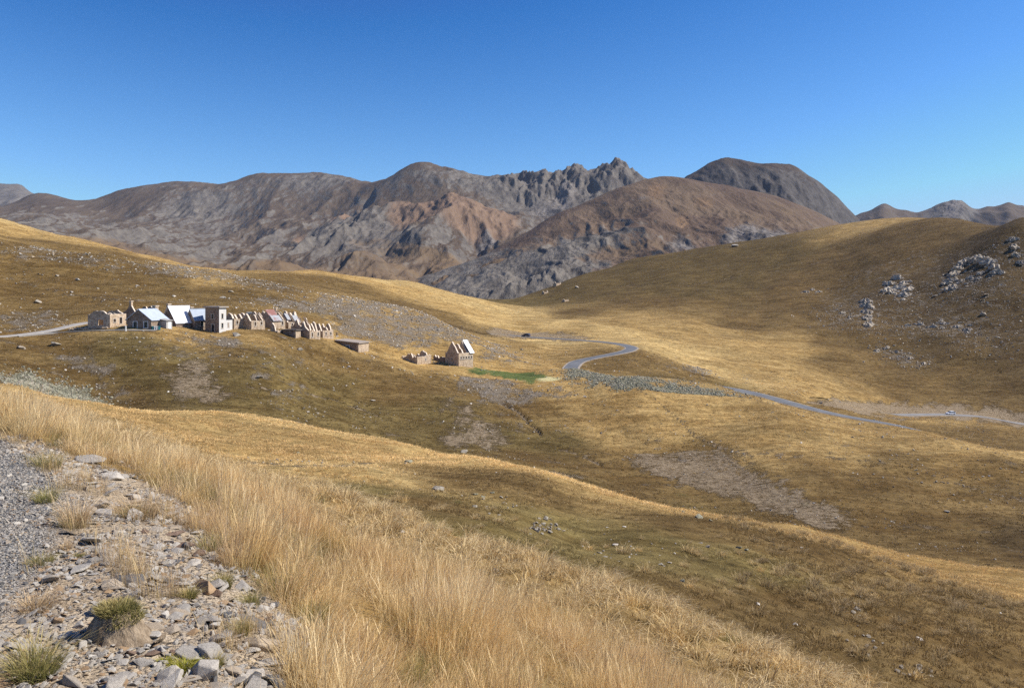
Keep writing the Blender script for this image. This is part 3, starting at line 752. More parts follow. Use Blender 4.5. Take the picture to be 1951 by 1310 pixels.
def brown_masks(U, L, V, slope, X, Y):
    low = sstep(430, 540, V) * sstep(1250, 1000, U)
    rk = sstep(.5, 1.0, slope) * .5 + .12 + .75 * low + .35 * fbm(X / 160, Y / 160, 4, 71) + .02 + .35 * spread(U, L, 1100, 1500, 90, .1)
    rs = .55 * spread(U, L, 1250, 1950, 25, .1) + .8 * spread(U, L, 1300, 1600, 18, .06) + .5 * spread(U, L, 1345, 1800, 30, .06)
    pl = .95 * spread(U, L, 1450, 1420, 80, .12) + .6 * spread(U, L, 1290, 1350, 34, .10) + .5 * spread(U, L, 1370, 1250, 60, .07) + .4 * spread(U, L, 1225, 1800, 18, .1)
    return rk, rs, np.clip(pl, 0, 1)
def brown_crag(U, L, Y):
    return .62 * sstep(math.log(1500), math.log(1150), L) * sstep(1180, 1040, U) + .5 * spread(U, L, 1450, 1400, 80, .09) + .35 * spread(U, L, 1120, 1500, 70, .07) + .3 * spread(U, L, 1290, 1330, 40, .08)
mountain('brown_mountain', c5, 700, 1720, 1060, 2500, 520, 300, brown_mat, 25, 700, brown_masks, brown_crag, su=110., crest_fade=.25, wl0=300., stretch=.30, meadow=lambda U, L, V: .45 * spread(U, L, 1480, 1900, 120, .25) + .4 * spread(U, L, 1200, 1300, 80, .1) + .35 * spread(U, L, 1330, 1500, 80, .1))
# ------------------------------------------------------------------ roads
def asphalt_material(name, a, b_, gravel=.0):
    m, nt, b = new_mat(name); g = NT(nt); p = g.pos()
    c = g.mix(g.ramp(g.noise(p, .25, 5, .6), .3, .7), a, b_)
    c = g.mix(g.ramp(g.noise(p, 3, 4, .6), .35, .7, 0, .35), c, g.mix(1., c, (.6, .6, .6), 'MULTIPLY'))
    g.put(b.inputs['Base Color'], c); b.inputs['Roughness'].default_value = .75
    return m
ASPHALT = asphalt_material('asphalt', (.125, .128, .135), (.175, .178, .185))
TRACK = asphalt_material('gravel_track', (.25, .23, .205), (.34, .32, .29))
VERGE = asphalt_material('gravel_verge', (.30, .25, .20), (.38, .33, .27))

def ribbon(name, path, hw, mat, lift, kind='structure', off=0.0):
    T = np.gradient(path[:, :2], axis=0); T /= np.linalg.norm(T, axis=1)[:, None]
    N = np.column_stack([-T[:, 1], T[:, 0]])
    vs_, fs = [], []
    for i, (p, n) in enumerate(zip(path, N)):
        for s, dz in ((-hw, -.25), (-hw, 0), (0, .05), (hw, 0), (hw, -.25)):
            vs_.append((p[0] + n[0] * (s + off), p[1] + n[1] * (s + off), p[2] + lift + dz))
        if i:
            for k in range(4):
                a = (i - 1) * 5 + k
                fs.append((a, a + 1, a + 6, a + 5))
    o = mesh_obj(name, vs_, fs, mat)
    bm = bmesh.new(); bm.from_mesh(o.data); bmesh.ops.recalc_face_normals(bm, faces=bm.faces); bm.to_mesh(o.data); bm.free()
    return tag(o, kind=kind)
ribbon('road', valley_path, 2.3, ASPHALT, .06)
ribbon('road_verge', valley_path, 3.0, VERGE, -.02)
ribbon('road', lower_path, 2.3, asphalt_material('worn_asphalt', (.20, .195, .19), (.26, .25, .24)), .06)
ribbon('road_verge', lower_path, 3.6, VERGE, -.02)
ribbon('road', camp_path, 1.3, asphalt_material('pale_asphalt', (.32, .295, .265), (.40, .37, .335)), .08)
ribbon('track', yard_path, 1.7, TRACK, .05)

# ------------------------------------------------------------------ stone buildings of the camp
def stone_material(name, dark, light, mortar, sc=2.2, white=0.0):
    m, nt, b = new_mat(name); g = NT(nt); p = g.obj()
    v = g.voro(p, sc, out='Color'); s = g.node('ShaderNodeSeparateColor'); g.put(s.inputs[0], v)
    c = g.mix(s.outputs[0], dark, light)
    c = g.mix(g.ramp(g.voro(p, sc, 'DISTANCE_TO_EDGE'), .10, .02, 0, .7), c, mortar)
    c = g.mix(g.ramp(g.noise(p, .5, 5, .6), .35, .7, 0, .45), c, g.mix(1., c, (.72, .70, .66), 'MULTIPLY'))
    g.put(b.inputs['Base Color'], c)
    g.put(b.inputs['Normal'], g.bump(g.voro(p, sc, 'DISTANCE_TO_EDGE'), .12, .6))
    return m
STONE = stone_material('rubble_stone', (.32, .235, .16), (.58, .455, .325), (.46, .365, .27))
STONE_B = stone_material('brown_shaded_stone', (.19, .14, .105), (.33, .25, .19), (.29, .225, .17))  # brown masonry, also used to colour walls as shaded
LIT_CAPST = stone_material('sunlit_wall_top', (.58, .48, .38), (.76, .65, .53), (.6, .5, .41))  # paler stone puts the sunlit look of wall tops into colour
def plain(name, col, rough=.8, metal=0.0, var=.25, sc=3.0, spec=.3):
    m, nt, b = new_mat(name); g = NT(nt); p = g.obj()
    c = g.mix(g.math('MULTIPLY', g.ramp(g.noise(p, sc, 5, .65), .3, .75), var), col, tuple(x * .45 for x in col))
    g.put(b.inputs['Base Color'], c)
    b.inputs['Roughness'].default_value = rough; b.inputs['Metallic'].default_value = metal
    b.inputs['Specular IOR Level'].default_value = spec
    return m
def sheet_metal(name, col, rough=.45, rust=0.0):
    m, nt, b = new_mat(name); g = NT(nt); p = g.obj()
    w = g.node('ShaderNodeTexWave', wave_type='BANDS', bands_direction='X'); g.put(w.inputs['Vector'], p)
    w.inputs['Scale'].default_value = 1.6; w.inputs['Distortion'].default_value = 0
    c = g.mix(g.ramp(g.noise(p, .9, 6, .6), .35, .7, 0, .35), col, tuple(x * .6 for x in col))
    if rust: c = g.mix(g.ramp(g.noise(p, .45, 6, .65), .62 - rust * .3, .75 - rust * .3), c, (.22, .085, .065))
    g.put(b.inputs['Base Color'], c); b.inputs['Roughness'].default_value = rough; b.inputs['Specular IOR Level'].default_value = .5
    g.put(b.inputs['Normal'], g.bump(w.outputs['Fac'], .03, .6))
    return m
ROOF_WHITE = sheet_metal('white_glare_roof', (.80, .81, .83), .5, .04)  # sun reflection on the metal put into a near-white base colour
ROOF_BLUE = sheet_metal('blue_grey_metal_roof', (.34, .39, .46), .5, .1)
ROOF_GREY = sheet_metal('weathered_metal_sheet', (.33, .335, .345), .6, .45)
ROOF_RED = sheet_metal('rusty_metal_sheet', (.34, .25, .25), .6, .9)
CONCRETE = plain('concrete_slab', (.36, .32, .285), .85)
PLASTER = plain('white_plaster', (.60, .58, .55), .85, var=.35, sc=1.2)
WOOD = plain('weathered_wood', (.20, .145, .105), .85)
DARK = plain('dark_opening', (.018, .018, .02), .6, var=.1)
PANE = plain('window_pane', (.03, .05, .055), .12, var=.1, spec=.6)
FRAME = plain('pale_surround', (.52, .46, .39), .8)
WHITE = plain('white_paint', (.72, .72, .70), .6)
TEAL = plain('teal_paint', (.035, .20, .22), .5)
GREYPANEL = plain('pale_shed_board', (.46, .44, .41), .8)
DOORBLUE = plain('blue_door_paint', (.07, .13, .22), .6)

def box(bm, x0, x1, y0, y1, z0, z1):
    v = [bm.verts.new(p) for p in ((x0,y0,z0),(x1,y0,z0),(x1,y1,z0),(x0,y1,z0),(x0,y0,z1),(x1,y0,z1),(x1,y1,z1),(x0,y1,z1))]
    for f in ((0,3,2,1),(4,5,6,7),(0,1,5,4),(1,2,6,5),(2,3,7,6),(3,0,4,7)): bm.faces.new([v[i] for i in f])

def bm_obj(name, bm, mat, parent=None):
    me = bpy.data.meshes.new(name); bmesh.ops.recalc_face_normals(bm, faces=bm.faces); bm.to_mesh(me); bm.free()
    for m in (mat if isinstance(mat, (list, tuple)) else [mat]): me.materials.append(m)
    return link(bpy.data.objects.new(name, me), parent)

def wall(parent, p0, p1, prof, thick=.45, openings=(), mats=STONE, cap=True, base=-2.2, step=.55, name='wall', side=1):
    """masonry wall from p0 to p1 (local x,y); prof(t m) = top height; openings (t0, t1, z0, z1)"""
    a = Vector((*p0, 0)); d = Vector((*p1, 0)) - a; Ln = d.length; d.normalize(); n = Vector((-d.y, d.x, 0)) * side
    ts = {0.0, Ln}
    k = max(1, int(Ln / step))
    for i in range(1, k): ts.add(Ln * i / k)
    for o in openings: ts.update((o[0], o[1]))
    ts = sorted(t for t in ts if 0 <= t <= Ln)
    bm = bmesh.new()
    def prism(t0, t1, za, zb0, zb1, top):
        q = []
        for (t, z) in ((t0, za), (t1, za), (t1, zb1), (t0, zb0)):
            for s in (0, thick): q.append(bm.verts.new(a + d * t + n * s + Vector((0, 0, z))))
        F_ = [(0,2,4,6),(1,7,5,3),(0,1,3,2),(6,4,5,7),(0,6,7,1),(2,3,5,4)]
        for i, f in enumerate(F_):
            fc = bm.faces.new([q[j] for j in f])
            if i == 3 and top and cap: fc.material_index = 1
    for t0, t1 in zip(ts[:-1], ts[1:]):
        if t1 - t0 < 1e-4: continue
        m = (t0 + t1) / 2; h0, h1 = prof(t0 + 1e-4), prof(t1 - 1e-4)
        op = [o for o in openings if o[0] <= m <= o[1]]
        if op:
            o = op[0]
            if o[2] > base: prism(t0, t1, base, o[2], o[2], False)
            if min(h0, h1) > o[3] + .05: prism(t0, t1, o[3], h0, h1, True)
        else:
            prism(t0, t1, base, h0, h1, True)
    w = bm_obj(name, bm, [mats, LIT_CAPST], parent)
    return w

def window_at(parent, p0, p1, o, pane=True, mat=FRAME, panemat=None, side=1, door=False):
    """surround, sill and pane set in an opening of the wall p0-p1"""
    a = Vector((*p0, 0)); d = Vector((*p1, 0)) - a; d.normalize(); n = Vector((-d.y, d.x, 0)) * side
    rz = math.atan2(d.y, d.x)
    t0, t1, z0, z1 = o
    bm = bmesh.new(); f = .14; pr = -.05
    def bb(ta, tb, za, zb, na, nb):
        q = [a + d * t + n * s + Vector((0, 0, z)) for z in (za, zb) for t, s in ((ta, na), (tb, na), (tb, nb), (ta, nb))]
        v = [bm.verts.new(x) for x in q]
        for F_ in ((0,3,2,1),(4,5,6,7),(0,1,5,4),(1,2,6,5),(2,3,7,6),(3,0,4,7)): bm.faces.new([v[i] for i in F_])
    bb(t0 - f, t0, z0, z1, pr, .12); bb(t1, t1 + f, z0, z1, pr, .12)
    bb(t0 - f, t1 + f, z1, z1 + f, pr, .12)
    if not door: bb(t0 - f * 1.3, t1 + f * 1.3, z0 - f, z0, pr - .06, .12)
    w = bm_obj('door' if door else 'window', bm, mat, parent)
    if pane:
        bm = bmesh.new(); bb(t0, t1, z0, z1, .20, .26)
        bm_obj('door_leaf' if door else 'pane', bm, panemat or PANE, w)
    return w

def gable(W, H, R, peak=.5, rag=0.0, seed=0, flat=0.0):
    rnd = random.Random(seed)
    js = [rnd.uniform(-rag, rag * .4) for _ in range(40)]
    def f(t):
        k = min(1, max(0, t / W))
        r = k / peak if k < peak else (1 - k) / (1 - peak)
        r = min(r, 1 - flat)
        x = k * 20; i = int(x)
        return H + R * r + js[i] * (1 - x + i) + js[i + 1] * (x - i)
    return f

def level(H, rag=0.0, seed=0, L=6):
    rnd = random.Random(seed); js = [rnd.uniform(-rag, rag * .3) for _ in range(40)]
    def f(t):
        x = max(0, t / L * 12); i = min(38, int(x))
        return H + js[i] * (1 - x + i) + js[i + 1] * (x - i)
    return f

def roof_slab(parent, x0, x1, W, H, R, side, mat, over=.3, th=.12, y_from=0.0, y_to=1.0, name='roof', lift=.06):
    """one slope of a pitched roof; side 'near' runs from y=0 up to the ridge, 'far' from y=W"""
    bm = bmesh.new()
    sl = R / (W / 2)
    ya, yb = -over + (W / 2 + over) * y_from, -over + (W / 2 + over) * y_to
    q = []
    for x in (x0, x1):
        for y, t in ((ya, 0), (yb, 0), (yb, th), (ya, th)):
            z = H + sl * y + lift + t
            q.append(bm.verts.new((x, y if side == 'near' else W - y, z)))
    for f in ((0,1,2,3),(4,7,6,5),(0,4,5,1),(1,5,6,2),(2,6,7,3),(3,7,4,0)): bm.faces.new([q[i] for i in f])
    return bm_obj(name, bm, mat, parent)

def rafters(parent, xs, W, H, R, side='near', mat=WOOD):
    for x in xs:
        roof_slab(parent, x, x + .18, W, H, R, side, mat, over=.1, th=.18, name='rafter', lift=-.02)

def chimney(parent, x, y, z0, z1, s=.55, mat=STONE):
    bm = bmesh.new(); box(bm, x - s, x + s, y - s * .75, y + s * .75, z0, z1)
    c = bm_obj('chimney', bm, mat, parent)
    bm = bmesh.new(); box(bm, x - s - .12, x + s + .12, y - s * .75 - .12, y + s * .75 + .12, z1, z1 + .16)
    bm_obj('chimney_cap', bm, LIT_CAPST, c)
    return c

def site(name, label, u, v, a, cat='house', group=None, y0=150, y1=300):
    p = hit(u, v, y0, y1)
    e = empty(name, p, math.radians(90 - a) - math.atan2(u - CX, F))
    tag(e, label, cat, group)
    return e, F / p.y
CAMP = 'stone buildings of the old mountain camp'

def ruin(label, u, v, gpx, epx, hpx, rpx, a, seed, cross=(0.5,), eave_open=(), gable_open=(), rag=.35, flat=0.0, mat=STONE, group=CAMP, y0=150, y1=300, far=True, name='ruined_house', decay=True):
    e, k = site(name, label, u, v, a, group=group, y0=y0, y1=y1)
    ar = math.radians(a)
    W, L, H, R = gpx / (math.cos(ar) * k), epx / (math.sin(ar) * k), hpx / k, rpx / k
    eo = [(L * f - w / 2, L * f + w / 2, z0, z1) for f, w, z0, z1 in eave_open]
    go = [(W * f - w / 2, W * f + w / 2, z0, z1) for f, w, z0, z1 in gable_open]
    wall(e, (0.0, 0), (L, 0), level(H, rag * .35, seed, L), openings=eo, mats=mat)
    for o in eo: window_at(e, (0, 0), (L, 0), o, pane=False, side=1)
    g = gable(W - .9, H, R, rag=rag, seed=seed + 1, flat=flat)
    # front gable stands between the eave walls
    wall(e, (0.002, .452), (0.002, W - .452), g, openings=[(o[0] - .45, o[1] - .45, o[2], o[3]) for o in go], mats=mat, side=-1)
    for o in go: window_at(e, (0.002, .452), (0.002, W - .452), (o[0] - .45, o[1] - .45, o[2], o[3]), pane=False, side=-1)
    wall(e, (0.0, W), (L, W), level(H, rag * .5, seed + 2, L), mats=mat, side=-1)
    if far: wall(e, (L - .002, .452), (L - .002, W - .452), gable(W - .9, H, R, rag=rag, seed=seed + 3, flat=flat), mats=mat, side=1)
    for i, c in enumerate(cross):
        x = L * c; dk = random.Random(seed * 3 + i).uniform(.55, 1.0) if decay else 1.0
        wall(e, (x, .455), (x, W - .455), gable(W - .9, H * (.75 + .25 * dk), R * dk, peak=random.Random(seed + i).uniform(.4, .6), rag=rag * 1.5, seed=seed + 5 + i, flat=flat), mats=mat, side=-1)
    return e, W, L, H, R

def roofed(label, u, v, gpx, epx, hpx, rpx, a, roofmat, seed, eave_open=(), gable_open=(), mat=STONE_B, name='house', pane=None, over=.35):
    e, k = site(name, label, u, v, a, group=CAMP)
    ar = math.radians(a)
    W, L, H, R = gpx / (math.cos(ar) * k), epx / (math.sin(ar) * k), hpx / k, rpx / k
    eo = [(L * f - w / 2, L * f + w / 2, z0, z1) for f, w, z0, z1 in eave_open]
    go = [(W * f - w / 2, W * f + w / 2, z0, z1) for f, w, z0, z1 in gable_open]
    wall(e, (0, 0), (L, 0), level(H), openings=eo, mats=mat, cap=False)
    wall(e, (0.002, .452), (0.002, W - .452), gable(W - .9, H + R * .9 / W, R * (1 - .9 / W)), openings=[(o[0] - .45, o[1] - .45, o[2], o[3]) for o in go], mats=mat, cap=False, side=-1)
    wall(e, (L - .002, .452), (L - .002, W - .452), gable(W - .9, H + R * .9 / W, R * (1 - .9 / W)), mats=mat, cap=False, side=1)
    wall(e, (0, W), (L, W), level(H), mats=mat, cap=False, side=-1)
    for o in eo: window_at(e, (0, 0), (L, 0), o, side=1, panemat=pane)
    for o in go: window_at(e, (0.002, .452), (0.002, W - .452), (o[0] - .45, o[1] - .45, o[2], o[3]), side=-1, panemat=pane, mat=WHITE)
    for s in ('near', 'far'): roof_slab(e, -over, L + over, W, H, R, s, roofmat, over=over)
    bm = bmesh.new(); box(bm, -over - .02, L + over + .02, W / 2 - .16, W / 2 + .16, H + R + .10, H + R + .24)
    bm_obj('ridge_cap', bm, roofmat, e)
    # dark fascia under the verge
    return e, W, L, H, R

# 1 leftmost ruin, rounded gable
ruin('roofless stone house with rounded gable, leftmost building of the camp', 209.5, 624.5, 38, 28.5, 26, 11, 36, 1, cross=(.38, .72), eave_open=((.28, .9, 1.3, 2.1), (.66, .9, .9, 2.4)), gable_open=((.42, 1.6, .6, 2.0),), rag=.18, flat=.35)
# 2 ruin behind
e, W, L, H, R = ruin('roofless brown stone house behind the blue-roofed gable house', 262, 617, 25, 36, 23, 16, 36, 20, cross=(.35, .7), rag=.5, mat=STONE_B)
chimney(e, .3, W * .5, H + R * .6, H + R + .5, .35)
# 3 house with pale blue metal roof, two dark windows
e, W, L, H, R = roofed('small stone house with pale blue metal roof and two dark gable windows', 288, 628.5, 42, 29.5, 19.5, 19, 34, sheet_metal('pale_blue_metal_roof', (.45, .50, .58), .45, .05), 30, gable_open=((.22, .95, .55, 1.95), (.66, .95, .55, 1.95)), eave_open=((.55, .9, .1, 1.9),), pane=plain('dark_teal_pane', (.01, .035, .04), .2, var=.1, spec=.6))
chimney(e, L + .9, W * .62, -.5, H + R + .75, .62)
# lean-to shed
s, k = site('shed', 'pale board lean-to shed with mono-pitch roof beside the blue-roofed house', 317, 626, 48, cat='shed')
bm = bmesh.new(); box(bm, 0, 1.7, 0, 2.5, -1.2, 1.85); bm_obj('wall', bm, GREYPANEL, s)
bm = bmesh.new(); q = [bm.verts.new(p) for p in ((-.3,-.3,1.87),(2.0,-.3,1.87),(2.0,2.8,2.3),(-.3,2.8,2.3),(-.3,-.3,1.97),(2.0,-.3,1.97),(2.0,2.8,2.4),(-.3,2.8,2.4))]
for f in ((0,3,2,1),(4,5,6,7),(0,1,5,4),(1,2,6,5),(2,3,7,6),(3,0,4,7)): bm.faces.new([q[i] for i in f])
bm_obj('roof', bm, plain('felt_roof', (.36, .34, .31), .85), s)
bm = bmesh.new(); box(bm, .5, 1.3, -.04, .02, 0, 1.6); bm_obj('door', bm, WHITE, s)
# bins at the corner
for i, (bu, mt, lb) in enumerate(((291.5, TEAL, 'teal bin at the corner of the blue-roofed house, leftmost of four'), (295.5, WHITE, 'white bin standing right beside the leftmost teal bin'), (299.5, WHITE, 'white bin between the other white bin and the right teal bin'), (303.5, TEAL, 'teal bin beside the shed, rightmost of four'))):
    p = hit(bu, 628.5, 150, 300)
    b_ = empty('bin', p, .5); tag(b_, lb, 'bin', 'bins beside the house')
    bm = bmesh.new()
    q = [bm.verts.new(x) for x in ((-.2,-.2,-.3),(.2,-.2,-.3),(.2,.2,-.3),(-.2,.2,-.3),(-.26,-.28,.8),(.26,-.28,.8),(.26,.28,.8),(-.26,.28,.8))]
    for f in ((0,3,2,1),(4,5,6,7),(0,1,5,4),(1,2,6,5),(2,3,7,6),(3,0,4,7)): bm.faces.new([q[i_] for i_ in f])
    bm_obj('bin_body', bm, mt, b_)
    bm = bmesh.new(); box(bm, -.29, .29, -.31, .31, .802, .90); bm_obj('lid', bm, mt, b_)
# 4 roof whose white colour carries the sun's reflection
e, W, L, H, R = roofed('stone house with metal roof coloured white as sun glare and low eaves', 335.5, 622, 26, 35, 9, 29, 51, ROOF_WHITE, 40)
chimney(e, .2, W * .55, H + R * .6, H + R + .55, .42)
# 5 blue-grey roof
e, W, L, H, R = roofed('brown stone house with blue-grey metal roof adjoining the tower', 371.5, 627, 15, 30, 18.5, 19, 60, ROOF_BLUE, 50, eave_open=((.42, .8, .8, 2.0),))
chimney(e, .3, W * .55, H + R * .6, H + R + .5, .35)
# 6 flat-roofed tower with white side
t, k = site('tower', 'two-storey flat-roofed stone tower with white plastered right side', 417.5, 634, 41, cat='tower', group=CAMP)
ca, sa = math.cos(math.radians(41)), math.sin(math.radians(41))
TW, TL, TH = 22.5 / (ca * k), 12.8 / (sa * k), 48 / k
lo = [(TW * .50 - .42, TW * .50 + .42, .1, 2.1)]; up = [(TW * .52 - .36, TW * .52 + .36, 3.5, 4.75)]
wall(t, (0, .002), (0, TW), level(2.9), openings=lo, mats=STONE_B, cap=False, side=-1, step=5)
wall(t, (0, .002), (0, TW), level(TH), openings=up, mats=STONE_B, cap=False, side=-1, base=2.9, step=5)
window_at(t, (0, .002), (0, TW), lo[0], side=-1, door=True, panemat=DARK); window_at(t, (0, .002), (0, TW), up[0], side=-1)
ro, ru = [(TL * .45 - .3, TL * .45 + .3, 1.2, 2.4)], [(TL * .45 - .3, TL * .45 + .3, 3.6, 4.8)]
wall(t, (.452, 0), (TL, 0), level(2.9), openings=[(ro[0][0] - .452, ro[0][1] - .452, 1.2, 2.4)], mats=PLASTER, cap=False, step=5)
wall(t, (.452, 0), (TL, 0), level(TH), openings=[(ru[0][0] - .452, ru[0][1] - .452, 3.6, 4.8)], mats=PLASTER, cap=False, base=2.9, step=5)
window_at(t, (.452, 0), (TL, 0), (ro[0][0] - .452, ro[0][1] - .452, 1.2, 2.4)); window_at(t, (.452, 0), (TL, 0), (ru[0][0] - .452, ru[0][1] - .452, 3.6, 4.8))
bm = bmesh.new(); box(bm, .002, .45, -.004, .0, -2, TH); bm_obj('corner_plaster', bm, PLASTER, t)
wall(t, (TL, .46), (TL, TW), level(TH), mats=PLASTER, cap=False, step=5); wall(t, (0, TW + .002), (TL, TW + .002), level(TH), mats=STONE_B, cap=False, step=5)
bm = bmesh.new(); box(bm, -.45, TL + .45, -.45, TW + .9, TH + .004, TH + .30); bm_obj('roof_slab', bm, CONCRETE, t)
# white annex
bm = bmesh.new(); box(bm, TL + .002, TL + 2.9, .5, 3.2, -2, 3.3); ax = bm_obj('annex', bm, PLASTER, t)
bm = bmesh.new(); box(bm, TL + .4, TL + 3.1, .3, 3.4, 3.302, 3.46); bm_obj('annex_roof', bm, DARK, t)
bm = bmesh.new(); box(bm, TL + 1.1, TL + 1.7, .44, .498, 1.2, 2.5); bm_obj('annex_window', bm, plain('faded_shutter', (.33, .27, .22)), t)
# 7 .. 13: the descending row of ruins
ruin('roofless house right of the tower with two small windows in pale wall', 446, 627, 18, 26, 20, 15, 54, 70, cross=(.30, .64), eave_open=((.22, .6, 1.3, 2.2), (.82, .6, 1.4, 2.2)))
e, W, L, H, R = ruin('roofless house with grey metal sheets left on its rear slope, third right of the tower', 479, 628, 20, 25, 17, 15, 50, 80, cross=(.5,), eave_open=((.28, .55, 1.0, 2.0), (.74, .55, 1.2, 2.0)))
roof_slab(e, .2, L * .45, W, H, R, 'far', ROOF_BLUE, name='roof_sheet'); rafters(e, (L * .6, L * .75, L * .9), W, H, R)
e, W, L, H, R = ruin('tall ruined house with patched red and grey metal roof', 519, 626, 25, 24, 16, 19, 46, 90, cross=(), eave_open=((.78, .55, .9, 1.9),), mat=STONE)
roof_slab(e, -.2, L * .62, W, H, R, 'near', ROOF_RED, y_from=.5, name='roof_sheet'); roof_slab(e, .1, L * .72, W, H, R, 'near', ROOF_GREY, y_to=.49, name='roof_sheet')
rafters(e, (L * .78, L * .9), W, H, R); chimney(e, L * .8, W * .5, H, H + R + .5, .3)
e, W, L, H, R = ruin('ruined house with broken grey roof sheets and bare rafters', 549.5, 626, 19, 22, 13, 16, 49, 100, cross=(.52,), eave_open=((.33, .5, .5, 1.5), (.78, .5, .6, 1.4)))
roof_slab(e, L * .55, L * .98, W, H, R, 'near', ROOF_GREY, y_to=.72, name='roof_sheet'); roof_slab(e, .1, L * .3, W, H, R, 'near', ROOF_GREY, y_from=.3, y_to=.95, name='roof_sheet')
rafters(e, (L * .38, L * .46), W, H, R)
ruin('roofless ruin with ragged gables behind the flat-roofed box', 590, 645.5, 24, 20, 15, 19, 44, 110, cross=(.35, .7), eave_open=((.25, .5, .5, 1.6), (.8, .5, .7, 1.6)), rag=.9)
ruin('roofless ruin at the right end of the descending row', 615, 643.5, 19, 20, 14, 15, 45, 120, cross=(.5,), eave_open=((.3, .5, .7, 1.5), (.75, .5, .7, 1.5)), rag=.6)
ruin('collapsed ruin with broken gable below the red-patched roof', 529, 634, 20, 11, 5, 14, 30, 130, cross=(), rag=1.3, far=False)

ruin('narrow roofless shell squeezed between the tower annex and the first ruin', 441, 618, 14, 14, 12, 11, 52, 160, cross=(.5,), rag=.6)
ruin('roofless shell behind the grey-sheeted ruin, only gable tops showing', 492, 617, 18, 20, 12, 13, 50, 170, cross=(.5,), rag=.5)
ruin('roofless shell behind the red-patched house, only ragged tops showing', 552, 618, 17, 18, 14, 13, 48, 180, cross=(.4, .75), rag=.6)
e, W, L, H, R = ruin('roofless shell with thin bare rafters above the flat-roofed box', 574, 632, 19, 18, 12, 15, 46, 190, cross=(.5,), rag=.8)
rafters(e, (L * .2, L * .35, L * .7, L * .85), W, H, R)
def flat_box(label, u, v, gpx, epx, hpx, a, roofmat, door=None, rise=0.0, over=.35, wallm=STONE_B):
    e, k = site('stone_shed', label, u, v, a, cat='shed', group=CAMP)
    ar = math.radians(a); W, L, H = gpx / (math.cos(ar) * k), epx / (math.sin(ar) * k), hpx / k
    go = [door] if door else []
    wall(e, (0, 0), (L, 0), level(H), mats=STONE, cap=False)  # sunny wall in lighter stone, the others darker: sun and shade as colour
    wall(e, (0.002, .452), (0.002, W - .002), lambda t: H + rise * (t + .45) / W, openings=go, mats=wallm, cap=False, side=-1)
    if door: window_at(e, (0.002, .452), (0.002, W - .002), door, side=-1, door=True, panemat=DOORBLUE, mat=WHITE)
    wall(e, (L - .002, .452), (L - .002, W - .002), lambda t: H + rise * (t + .45) / W, mats=wallm, cap=False)
    wall(e, (0, W), (L, W), level(H + rise), mats=wallm, cap=False)
    bm = bmesh.new()
    q = [bm.verts.new(p) for z in (.02, .26) for p in ((-over, -over, H + z), (L + over, -over, H + z), (L + over, W + .8, H + rise + z), (-over, W + .8, H + rise + z))]
    for f in ((0,3,2,1),(4,5,6,7),(0,1,5,4),(1,2,6,5),(2,3,7,6),(3,0,4,7)): bm.faces.new([q[i] for i in f])
    bm_obj('roof', bm, roofmat, e)
    return e
flat_box('low flat-roofed stone box in front of the ragged ruin', 563.5, 644.5, 21, 9, 15, 30, plain('dark_roof_slab', (.12, .10, .085)))
flat_box('lone flat-roofed stone shed with blue door on the grass slope', 683, 671.5, 40, 20, 17, 27, plain('brown_roof_slab', (.33, .275, .225)), door=(2.4, 3.3, .0, 1.9), rise=.7)
ruin('low ruined hut with broken front corner left of the last house', 795, 693.5, 30, 27, 15, 8, 40, 140, cross=(), rag=1.1, eave_open=((.6, .4, .9, 1.4),), mat=STONE, flat=.2)
e, W, L, H, R = ruin('last ruined house by the green meadow with white roof strip', 874, 697.5, 26, 28, 25, 22, 46, 150, decay=False, cross=(.33, .68), eave_open=((.16, .5, 2.0, 2.7), (.34, .5, 2.0, 2.7), (.52, .5, 2.0, 2.7), (.70, .5, 2.0, 2.7), (.88, .5, 2.0, 2.7)), rag=.4)
roof_slab(e, L * .74, L * 1.05, W, H, R, 'near', ROOF_WHITE, name='roof_sheet')
wall(e, (.05, W + .5), (.05, W + 5.2), level(2.6, .8, 3, 5), mats=STONE_B, side=-1, name='yard_wall')  # shade on this low wall painted by the darker stone
# shepherd huts far up the right slope
for (u, v, gp, ep, hp, lb) in ((1060, 545, 6, 9, 6, 'tiny pale stone hut on the far slope, highest of three'), (1037, 560, 5, 8, 4, 'tiny low stone hut on the far slope below the highest hut'), (1076, 575, 5, 8, 4, 'tiny dark stone ruin, lowest of three on the far slope')):
    ruin(lb, u, v, gp, ep, hp, 3, 45, int(u), cross=(), rag=.8, group='huts on the far slope', y0=400, y1=900, name='stone_hut')

# low dry-stone wall along the yard track
e, k = site('dry_stone_wall', 'low dry-stone wall along the yard track before the leftmost ruin', 132, 631.5, 8, cat='wall')
wpts = [hit(u_, v_, 150, 260) for u_, v_ in ((132, 630), (150, 628.5), (170, 627.5), (190, 626.5), (206, 626))]
tag(e, None); e.rotation_euler = (0, 0, 0); e.location = wpts[0]
rr = random.Random(3); n_ = 0
for a_, b_ in zip(wpts[:-1], wpts[1:]):
    for j in range(7):
        t_ = (j + rr.random() * .5) / 7; q_ = a_.lerp(b_, t_) - wpts[0]
        bm = bmesh.new(); h_ = rr.uniform(.35, .6); w_ = rr.uniform(.3, .55)
        bmesh.ops.create_icosphere(bm, subdivisions=1, radius=1.0, matrix=Matrix.Translation(q_ + Vector((rr.uniform(-.1, .1), rr.uniform(-.1, .1), h_ * .5))) @ Matrix.Rotation(rr.random() * 3, 4, 'Z') @ Matrix.Diagonal((w_, w_ * .8, h_ * .75, 1)))
        bm_obj('wall_stone', bm, STONE, e)
